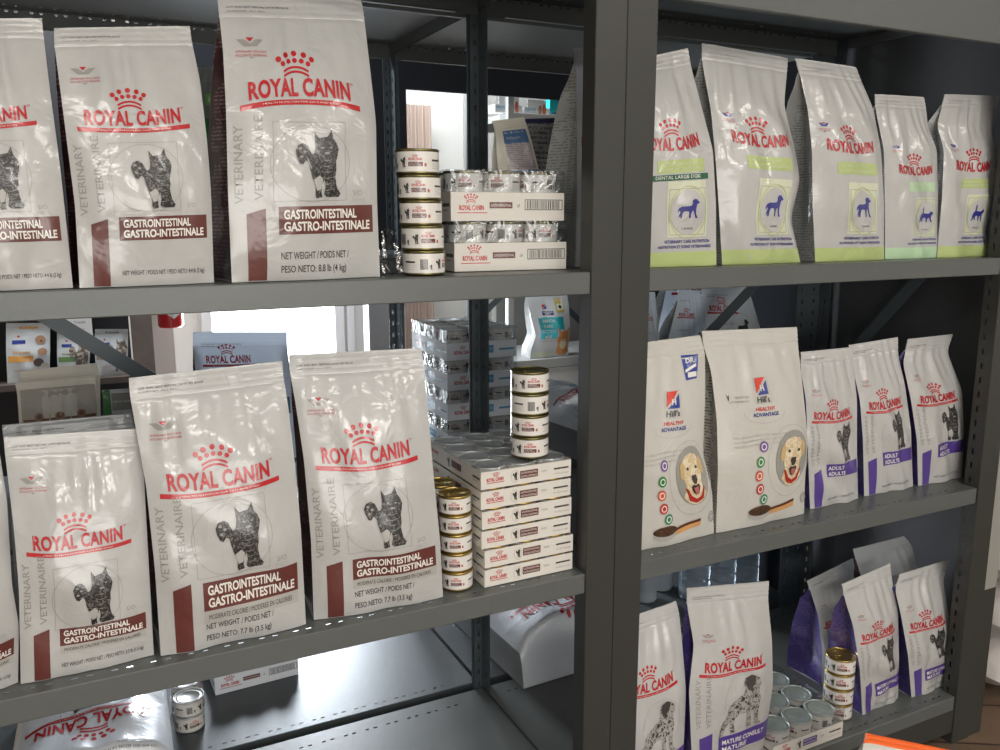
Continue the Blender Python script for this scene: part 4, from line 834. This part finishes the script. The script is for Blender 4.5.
# ---------------------------------------------------------------- cartons (trays)
def tray_mesh(w, d, h, m, front, side):
    mb = MB(); t = .0016
    mb.box((0, 0, 0), (w, d, t), m); mb.box((0, 0, t), (w, t, h), m); mb.box((0, d-t, t), (w, d, h), m); mb.box((0, t, t), (t, d-t, h), m); mb.box((w-t, t, t), (w, d-t, h), m)
    if front: mb.art(front, lambda s, q: np.stack([s*w, np.zeros_like(s), q*h], 1), off=.0003)
    if side: mb.art(side, lambda s, q: np.stack([np.zeros_like(s), (1-s)*d, q*h], 1), off=.0003)
    return mb
def art_tray(w, h, band=BROWN, barcode=True, code2=False, blue=False):
    H = h/w; A = Art(H, .12); crown(A, .17, H*.66, .11, RED) if not code2 else crown(A, .16, H*.66, .07, RED)
    if code2:
        A.text('ROYAL CANIN', .06, H*.40, .18, H*.2, RED, 0, .04); A.rect(.06, H*.30, .25, H*.34, RED); A.poly(CAT, CATM, 1, (.34, H*.26, .05, H*.52)); A.ring(.365, H*.5, .045, H*.36, .004, LGREY)
        A.rect(.42, H*.30, .62, H*.74, band); A.text('GASTROINTESTINAL', .43, H*.56, .18, H*.12, WHITEI, 1); A.text('GASTRO-INTESTINALE', .43, H*.36, .18, H*.12, WHITEI, 1)
        A.text('FELINE', .66, H*.5, .06, H*.12, GREY); A.rect(.80, H*.52, .97, H*.62, DARK); A.text('24 x 85 g net weight', .80, H*.25, .17, H*.09, GREY)
    else:
        A.text('ROYAL CANIN', .07, H*.38, .21, H*.17, RED, 0, .04); A.rect(.055, H*.27, .31, H*.30, RED); A.rect(.33, H*.44, .53, H*.66, band); A.text('GASTROINTESTINAL', .34, H*.50, .18, H*.10, WHITEI, 1)
        A.text('x24', .57, H*.48, .025, H*.12, DARK)
        A.frame(.64, H*.38, .985, H*.76, .006, DARK)
        rs = np.random.RandomState(3); x = .66
        while x < .96: wv = .004+.006*rs.rand(); A.rect(x, H*.42, x+wv, H*.72, DARK); x += wv+.004+.005*rs.rand()
    return A
def art_tray_side(w, h, band=BROWN):
    H = h/w; A = Art(H, .12); A.text('ROYAL CANIN', .06, H*.5, .16, H*.2, RED, 0, .04); A.poly(CAT, CATM, 1, (.40, H*.2, .05, H*.6)); A.rect(.48, H*.3, .66, H*.72, band); A.rect(.86, H*.50, .98, H*.62, DARK); A.rect(.86, H*.35, .94, H*.40, GREY); return A
def wrap_mesh(w, d, h0, h1, seed=0, n=(30, 36), holes=None):
    "clear film stretched over the cans of a carton"
    rs = np.random.RandomState(seed); mb = MB(); u, v = np.meshgrid(np.linspace(0, 1, n[0]), np.linspace(0, 1, n[1]))
    z = h1+.0012+.0010*np.sin(u*19+rs.rand()*6)*np.sin(v*23)+.0006*rs.rand(*u.shape)
    ins = .004; X = -.0012+u*(w+.0024); Y = -.0012+v*(d+.0024)
    top = np.stack([X, Y, z], -1); mb.grid(top, CLEAR)
    for sl, fx in ((top[0], (0, -1)), (top[-1], (0, 1)), (top[:, 0], (-1, 0)), (top[:, -1], (1, 0))):
        lo = sl.copy(); lo[:, 2] = h0
        mid = (sl+lo)/2; mid[:, :2] += np.array(fx)*.0006*rs.rand(len(sl), 1)
        mb.grid(np.stack([lo, mid, sl]), CLEAR)
    return mb
def frame_at(p, q):
    "placement of a carton whose front edge runs from p to q"
    return (p[0], p[1]), math.atan2(q[1]-p[1], q[0]-p[0])
def place(o, xy, a, z): o.location = (xy[0], xy[1], z); o.rotation_euler = (0, 0, a)
def world(xy, a, x, y): return xy[0]+x*math.cos(a)-y*math.sin(a), xy[1]+x*math.sin(a)+y*math.cos(a)
_fr_a = art_tray(.232, .052); _sd_a = art_tray_side(.31, .052)
cols = ['left', 'middle', 'right']
def rows_of_cans(proto, key, xy, a, z, nx, ny, pitch, x0, y0, where, group, pick=None, off=0.0, dx=0.0):
    for j in range(ny):
        for i in range(nx):
            if pick and not pick(i, j): continue
            x, y = world(xy, a, x0+i*pitch+dx, y0+j*pitch)
            rn = ['front', 'second', 'third', 'rear'][j]
            put_can(proto, key, x, y, z, face(x, y, off+.07*((i*7+j*5) % 5)-.1 if j or i else off), 'can in %s row, %s place, of the %s' % (rn, cols[i], where), group)
# two wrapped cartons on the upper left shelf
pA, qA = np.array((-.300, .098)), np.array((-.072, .086))
xyA, aA = frame_at(pA, qA)
for k, (nm, shift) in enumerate((('lower', 0.0), ('upper', -.006))):
    z = A_+.0005+k*.0925; xy = world(xyA, aA, shift, 0)
    t = thing('can_carton', '%s of the two film-wrapped cartons of cans on the upper left shelf' % nm, 'carton', (xy[0], xy[1], z), 'film-wrapped cartons on the upper left shelf'); t.rotation_euler = (0, 0, aA)
    tray_mesh(.232, .312, .052, CARD, _fr_a, _sd_a).build('tray', t); wrap_mesh(.232, .312, .053, .0910, k).build('shrink_wrap', t, True)
    # the cans stand on a deep board inside the tray so that they rise above its wall
    MB().box((.0025, .0025, .0022), (.2295, .3095, .0480), CARD).build('inner_board', t)
    rows_of_cans(P_OLV, 'olv', xy, aA, z+.0485, 3, 4, .0760, .0400, .0410, '%s wrapped carton, upper left shelf' % nm, 'cans in the wrapped cartons on the upper left shelf', off=[.28, .0][k])

# six cartons on the middle left shelf
pB, qB = np.array((-.279, .028)), np.array((-.081, .030)); xyB, aB = frame_at(pB, qB)
_fr_b = art_tray(.197, .0345, BROWN, code2=True); _sd_b = art_tray_side(.262, .0345)
for k in range(6):
    sh = [.004, .004, -.002, -.001, -.003, -.003][k]; z = B_+.0004+k*.0393; xy = world(xyB, aB, sh, -.001*(k % 2))
    t = thing('can_carton', 'flat white carton of small cans, %s in the stack of six' % ['bottom', 'second from the bottom', 'third from the bottom', 'third from the top', 'second from the top', 'top'][k], 'carton', (xy[0], xy[1], z), 'six flat cartons stacked on the middle left shelf'); t.rotation_euler = (0, 0, aB)
    tray_mesh(.197, .262, .0345, CARD, _fr_b, _sd_b).build('tray', t)
    if k == 5: wrap_mesh(.197, .262, .034, .0393, 5).build('shrink_wrap', t, True)
    kk = ['bottom carton', 'second carton from below', 'third carton from below', 'third carton from above', 'second carton from above', 'top carton'][k]
    rows_of_cans(P_TIN if k == 5 else P_GLD, 'tin' if k == 5 else 'gld', xy, aB, z+.0018, 3, 4, .0650, .0335, .0335, kk+' of six', 'small cans in the six flat cartons', pick=None if k == 5 else (lambda i, j: j == 0))
zT = B_+.0004+6*.0393+.0024
for k in range(4):
    p = hit(529.5, 440, 1, .075); x, y = p[0], .075
    put_can(P_OLV, 'olv', x, y, zT+(3-k)*.0427, face(x, y, [-.02, .29, .03, .01][k]), 'dark-rimmed can in the tower on the carton stack, %s of four' % ['top', 'second from the top', 'third from the top', 'bottom'][k], 'four cans stacked on the carton stack')

# back row stack of blue-marked cartons
BLM = ink('sky_blue_ink', (92, 160, 200))
def art_blue(w, h):
    H = h/w; A = Art(H, .12); crown(A, .22, H*.62, .08, RED); A.text('ROYAL CANIN', .10, H*.34, .24, H*.2, RED, 0, .04); A.rect(.46, H*.30, .66, H*.76, BLM); A.text('URINARY SO', .47, H*.48, .17, H*.12, WHITEI, 1); A.rect(.74, H*.42, .96, H*.54, BLM); A.poly(CAT, CATM, 1, (.38, H*.25, .05, H*.5)); return A
_fr_c = art_blue(.232, .052); _sd_c = art_blue(.31, .052)
pc = hit(447, 352, 1, .955); xyC = (pc[0], .955); aC = -.02
for k in range(4):
    z = B_+.0005+k*.0925
    t = thing('can_carton', 'blue-marked carton of cans in the back row, %s of four' % ['bottom', 'second from the bottom', 'second from the top', 'top'][k], 'carton', (xyC[0], xyC[1], z), 'blue-marked cartons in the back row'); t.rotation_euler = (0, 0, aC)
    tray_mesh(.232, .312, .052, CARDB, _fr_c, _sd_c).build('tray', t); wrap_mesh(.232, .312, .053, .0905, 20+k, (12, 14)).build('shrink_wrap', t, True)
    MB().box((.0025, .0025, .0022), (.2295, .3095, .0480), CARDB).build('inner_board', t)
    rows_of_cans(P_BIGT, 'bigt', xyC, aC, z+.0485, 3, 4, .0760, .0400, .0410, '%s blue-marked carton' % ['bottom', 'second', 'third', 'top'][k], 'cans in the blue-marked cartons', pick=(lambda i, j: True) if k == 3 else (lambda i, j: i == 0 or j == 0), off=.02)

# ---------------------------------------------------------------- lower right shelf: carton with cans and a tower of cans
P_SEN = make_can(tin=TIN, lidm=mat('greenish_tin', (186, 192, 184), .42, .4), label='can', group='g', kind=2, tab=False, **BIG)
l0, l1 = hit(779, 760, 2, E_), hit(842, 736, 2, E_)
aE = math.atan2(l1[1]-l0[1], l1[0]-l0[0]); pE = world((l1[0], l1[1]), aE, -.236, 0)
_fr_e = art_tray(.236, .045, PURPLE, code2=True); _sd_e = art_tray_side(.245, .045, PURPLE)
t = thing('can_carton', 'open white carton of silver-topped cans with a purple mark on the lower right shelf', 'carton', (pE[0], pE[1], E_+.0004)); t.rotation_euler = (0, 0, aE)
tray_mesh(.236, .245, .042, CARD, _fr_e, _sd_e).build('tray', t); wrap_mesh(.236, .245, .041, .076, 9).build('shrink_wrap', t, True)
MB().box((.0025, .0025, .0022), (.2335, .2425, .0262), CARD).build('inner_board', t)
rows_of_cans(P_SEN, 'sen', pE, aE, E_+.0270+.0004, 3, 3, .0765, .0410, .0415, 'open carton on the lower right shelf', 'silver-topped cans in the open carton', off=.05)
for k in range(4):
    p = hit(837.5, 700, 1, .088); x, y = p[0], .088
    put_can(P_GLT, 'glt', x, y, E_+.0005+(3-k)*.0427, face(x, y, -.01), 'gold-lidded can in the lower right shelf tower, %s of four' % ['top', 'second from the top', 'second from the bottom', 'bottom'][k], 'four gold-lidded cans on the lower right shelf')

# ---------------------------------------------------------------- bags lying flat in the back row
def lying(name, label, c, w, d, h, rot, art, seed, body, gus, tiltx=0.0, deck=0.0, group=None):
    "a bag lying on its back; local x across, local y towards its top"
    t = thing(name, label, 'pet food bag', (c[0], c[1], deck), group); t.rotation_euler = (0, 0, rot); rs = np.random.RandomState(seed); ph = rs.rand(6)*6.28
    def prof(s, q): return (1-np.abs(2*s-1)**3.2)**.7*np.clip(np.minimum(q/.10, (1-q)/.06), 0, 1)**.5
    def top(s, q):
        s = np.asarray(s, float); q = np.asarray(q, float); g = prof(np.clip(s, 0, 1), np.clip(q, 0, 1))
        z = .004+h*(.52+.48*g)*np.clip(q/.02, .3, 1)*np.clip((1-q)/.03, .06, 1)+.004*np.sin(8*s+6*q+ph[0])*g+.003*np.sin(17*q+5*s+ph[1])*g+.0024*np.sin(24*s-9*q+ph[2])*g+.002*np.abs(np.sin(13*(s+q)+ph[3]))*g
        return np.stack([(s-.5)*w, (q-.5)*d, z], -1)
    s, q = np.meshgrid(np.linspace(0, 1, 36), np.linspace(0, 1, 48)); T = top(s, q)
    mb = MB().grid(T, body)
    if art: mb.art(art(d/w), top, off=.0006)
    mb.build('front_panel', t, True)
    for side in (0, 35):
        e = T[:, side]; b = e.copy(); b[:, 2] = .0012; m = (e+b)/2; m[:, 0] += -.012*(1 if side else -1); rows = np.stack([b, m, e])
        MB().grid(rows, gus, side == 0).build('side_gusset', t, True)
    mb = MB(); e = T[0]; b = e.copy(); b[:, 2] = .0012; mb.grid(np.stack([b, e]), body); e = T[-1]; b = e.copy(); b[:, 2] = .0012; mb.grid(np.stack([e, b]), body)
    B = T.copy(); B[..., 2] = .0012; mb.grid(B[::4, ::5], body, True); mb.build('back_panel', t, True)
    return t
def art_lie(H, k=.7): A = Art(H, .05); logo(A, .16, .84, H*k); catpic(A, .38, H*.36, .26, H*.26); smallprint(A, .1, .5, H*.95); return A
def art_lie2(H): A = Art(H, .05); logo(A, .16, .84, H*.60); A.rect(.1, H*.30, .9, H*.34, BLM); A.text('HYDROLYZED', .2, H*.40, .5, .07, NAVY, 1); A.rect(.05, H*.84, .95, H*.92, ink('aqua_ink', (90, 190, 222))); return A
SHB = film('silver_white_film', (222, 226, 232), rough=.3)
lying('pet_food_bag', 'flat white bag under the shelf, lower left corner of the photo', (-.982, .775), .34, .50, .15, PI-.03, lambda H: art_lie(H, .67), 60, SHB, FILMD, deck=E_, group='bags lying flat on the bottom shelf')
lying('pet_food_bag', 'white bag lying flat with upside-down red lettering left of the middle post', (.265, .84), .36, .54, .18, PI+.04, lambda H: art_lie(H, .78), 61, SHB, FILMD, deck=E_, group='bags lying flat on the bottom shelf')
lying('pet_food_bag', 'white and blue bag lying in the back row behind the can tower', (.442, .885), .25, .44, .165, PI+.10, art_lie2, 62, SHB, FILMD, deck=B_+.0)
# shaded cans and a carton on the bottom back shelf
for k in range(2):
    for j in range(2):
        p = hit(190, 741, 2, E_); clone(P_BIGT, (p[0]+.008+.002*k, .80+j*.079, E_+.0005+k*.0428), 1.0+k, 'grey shaded can on the bottom back shelf, %s of the %s pair' % (['lower', 'upper'][k], ['front', 'rear'][j]), 'shaded cans on the bottom back shelf')
t = thing('can_carton', 'white carton with barcode alone on the bottom back shelf under the middle left shelf', 'carton', (-.682, .915, E_+.0005)); t.rotation_euler = (0, 0, .04)
tray_mesh(.232, .30, .052, CARDB, _fr_a, _sd_a).build('tray', t)
MB().box((.0025, .0025, .0022), (.2295, .2975, .0480), CARDB).build('inner_board', t)
rows_of_cans(P_BIGT, 'bigt', (-.682, .915), .04, E_+.0490, 3, 1, .0760, .0400, .0410, 'lone carton on the bottom back shelf', 'cans in the lone carton')

# ---------------------------------------------------------------- leaning packs behind the cartons on the upper left shelf
def art_leaf(H): A = Art(H, .08); BB_ = ink('label_blue_ink', (96, 134, 184)); PK = lines('pink_print', (206, 192, 194), (150, 140, 150), .005, .8); A.rect(.22, H*.645, .92, H*.83, PK); A.rect(.20, H*.83, .90, H*.92, BB_); A.rect(.24, H*.595, .94, H*.64, BB_); A.text('feeding guide', .26, H*.86, .4, .05, WHITEI, 1); return A
bag('food_pouch', 'cream pouch with blue and pink print leaning above the wrapped cartons', [(507, 262), (501, 210), (497, 160), (495, 130), (492, 121)], [(556, 258), (550, 210), (541, 178), (530, 135), (524, 117)], A_, .05, art_leaf, seed=70, body=lucent(mat('pale_cream_paper', (255, 249, 232), .6), .12), gus=mat('cream_paper', (0, 0, 0)), yl=.44, yr=.44, cat='food pouch', wr=.6)
GRYP = lines('grey_pouch_print', (160, 158, 156), (70, 70, 72), .012, .8)
bag('food_pouch', 'grey pouch with dark lettering and navy top edge behind the leaning cream pouch', [(530, 262), (528, 210), (524, 160), (523, 125), (523, 119)], [(566, 258), (553, 210), (548, 165), (556, 135), (557, 118)], A_, .05, lambda H: [(lambda A: (A.rect(0, H*.965, 1, H, ink('navy_edge_ink', (44, 44, 84))), A)[1])(Art(H))][0], seed=71, body=GRYP, gus=GRYP, yl=.51, yr=.51, cat='food pouch', wr=.8)
# boxes on the far unit
def carton_box(label, x0, x1, y0, Y, z, col, art, group):
    a, b = hit(x0, y0, 1, Y), hit(x1, y0, 1, Y); w = b[0]-a[0]; h = a[2]-z
    t = thing('product_box', label, 'product box', (a[0], Y, z), group); mb = MB().box((0, 0, 0), (w-.002, .07, h), mat('box_board_%d' % col[0], col, .55))
    mb.art(art(h/w), lambda s, q: np.stack([s*(w-.002), np.zeros_like(s), q*h], 1), off=.0006); mb.build('box_body', t)
    m2 = MB().box((.02, .0, h), (w-.022, .002, h+.035), mat('box_board_%d' % col[0], (0, 0, 0))); m2.build('hanging_tab', t)
def art_box(H): A = Art(H, .2); A.text('dental', .05, H*.5, .4, .12, BLM, 0, .02); A.disc(.62, H*.66, .07, .16, ink('tan_fur_ink', (168, 128, 100)), 1); A.disc(.78, H*.72, .07, .2, ink('warm_red_ink', (190, 100, 80)), 1); A.rect(.05, H*.3, .5, H*.36, BLM); return A
z3 = 1.9325
carton_box('white product box with a small picture on the far top shelf, left one', 495, 523, 104, 2.36, z3, (226, 224, 220), art_box, 'white boxes on the far top shelf')
carton_box('white product box with a small picture on the far top shelf, right one', 524, 550, 107, 2.36, z3, (226, 224, 220), art_box, 'white boxes on the far top shelf')
carton_box('bright teal product box at the right of the white boxes on the far top shelf', 550, 570, 99, 2.36, z3, (24, 176, 182), lambda H: [(lambda A: (A.rect(.1, H*.1, .5, H*.2, NAVY, 1), A)[1])(Art(H))][0], None)

# ---------------------------------------------------------------- jars and cans wrapped in clear film, lower right back row
GLS = mat('clear_jar_plastic', (196, 208, 218), .15); GLS.node_tree.nodes['Principled BSDF'].inputs['Transmission Weight'].default_value = .75
def jar(x, y, r, h, label, group, white=False):
    t = thing('storage_jar', label, 'jar', (x, y, E_+.0004), group)
    m = mat('frosted_jar', (168, 176, 184), .4) if white else GLS
    prof = [(0, 0), (r*.94, 0), (r, .008), (r, h*.78), (r*.93, h*.86), (r*.93, h*.90)]
    mb = MB().lathe(prof, m, 36)
    for q in (.25, .5, .7): mb.lathe([(r*1.0, h*q), (r*1.012, h*q+.004), (r*1.0, h*q+.008)], m, 36)
    mb.build('jar_body', t, True)
    lm = MB(); R = r*.97; n = 36
    lm.lathe([(R, h*.88), (R, h*.985), (R*.96, h), (0, h)], mat('jar_lid_plastic', (150, 160, 170), .4), n)
    for k in range(n): a = 2*PI*k/n; lm.box((0, 0, 0), (.0001, .0001, .0001), mat('jar_lid_plastic', (0, 0, 0))) if False else lm.tube([(R*1.0*math.cos(a), R*math.sin(a), h*.89), (R*math.cos(a), R*math.sin(a), h*.975)], .0016, mat('jar_lid_plastic', (0, 0, 0)), 5)
    lm.build('screw_lid', t, True)
for (u, v, Y, r, h, w, lb) in ((645, 597, .88, .040, .13, True, 'frosted white jar beside the middle post in the lower back row'), (661, 590, .93, .040, .13, True, 'frosted white jar, second from the middle post in the lower back row'), (.905, 0, .82, .054, .20, False, 'clear ribbed jar in the lower back row, left of the larger pair'), (1.020, 0, .82, .054, .20, False, 'clear ribbed jar in the middle of the lower back row'), (1.135, 0, .83, .054, .20, False, 'clear ribbed jar rightmost in the lower back row')):
    jar(hit(u, v, 1, Y)[0] if v else u, Y, r, h, lb, 'clear jars in the lower back row' if not w else 'frosted jars in the lower back row', w)

# ---------------------------------------------------------------- red extinguisher, stray wrap, floor bag, sacks beyond the end post
rx, rz = hit(171, 327, 1, 2.5)[[0, 2]]
t = thing('fire_extinguisher', 'bright red cylinder with a white diamond mark beside the wood pillar', 'fire extinguisher', (rx, 2.5, rz))
REDP = mat('red_enamel', (200, 30, 34), .25, coat=.5); r = .052
mb = MB().lathe([(0, 0), (r*.9, 0), (r, .01), (r, .40), (r*.8, .44), (r*.35, .47), (r*.3, .50), (0, .50)], REDP, 32)
A = Art(1.2, .05); A.poly([(0, .5), (.5, 1), (1, .5), (.5, 0)], WHITEI, 1, (.14, .12, .22, .16)); A.text('ABC', .19, .18, .12, .03, RED, 2)
mb.art(A, lambda s, q: np.stack([r*np.cos(2*PI*s-PI+.2), r*np.sin(2*PI*s-PI+.2), q*.40], 1), off=.0008); mb.build('cylinder', t, True)
MB().tube([(0, 0, .49), (0, 0, .53), (.03, -.01, .55), (.07, -.02, .54)], .010, DK).build('valve', t, True)
MB().box((-.02, .05, .1), (.02, .48, .14), DK).box((-.05, .47, -rz+.0), (.05, .50, .5), mat('white_wall_paint', (0, 0, 0))).build('wall_bracket', t)
# crumpled film beside the tallest bag
mb = MB(); u, v = np.meshgrid(np.linspace(0, 1, 26), np.linspace(0, 1, 20)); rs = np.random.RandomState(5)
P = np.stack([-.462+.058*u, .09+.03*v+.004*np.sin(9*u), A_+.002+.072*v+.006*np.sin(7*u+3*v)*(v > .05)+.0*u], -1); P += rs.rand(*P.shape)*.0016; mb.grid(P, clearfilm('loose_film', .22, (225, 228, 230)))
tag(mb.build('plastic_wrap', smooth=True), 'crumpled clear plastic wrap standing between the tallest bag and the can tower', 'plastic wrap')
tl, tr = hit(866, 733, 1, -.35), hit(960, 756, 1, -.35)
def art_floor(H): A = Art(H, .1); A.text('ADULT', .2, H*.86, .4, .08, RED, 1, .02); return A
bag('pet_food_bag', 'white bag with an orange top edge on the floor in front', [(842, 1040), (850, 900), (860, 760), (866, 733)], [(950, 1040), (955, 900), (958, 780), (960, 752)], .0006, .10, art_floor, seed=80, body=film('orange_bag_film', (216, 212, 204)), seal=film('vivid_orange_film', (240, 104, 44)), tS=.958, gus=FILM, yl=-.33, yr=-.38)
# sacks beyond the end post
for k in range(4):
    t = thing('food_sack', 'white sack in the pile beyond the right end post, %s' % ['bottom', 'second from the bottom', 'second from the top', 'top'][k], 'sack', (1.66, .34, .0005+k*.168), 'white sacks piled beyond the right end post')
    s, q = np.meshgrid(np.linspace(-1, 1, 30), np.linspace(-1, 1, 30)); g = np.clip((1-np.abs(s)**3)*(1-np.abs(q)**3), 0, 1)**.45
    m = film('sack_film', (206, 200, 196)); zz = .083
    top = np.stack([s*.24*(1-.02*k), q*.30, zz+(zz-.002)*g+.002*np.sin(9*s+k)*g], -1); bot = np.stack([s*.24*(1-.02*k), q*.30, zz-zz*g], -1)
    mb = MB().grid(top, m).grid(bot, m, True); mb.build('sack_body', t, True)
    MB().box((-.22, -.305, zz-.004), (.22, -.292, zz+.004), mat('sack_stitch', (196, 60, 60), .6)).build('seam_tape', t)
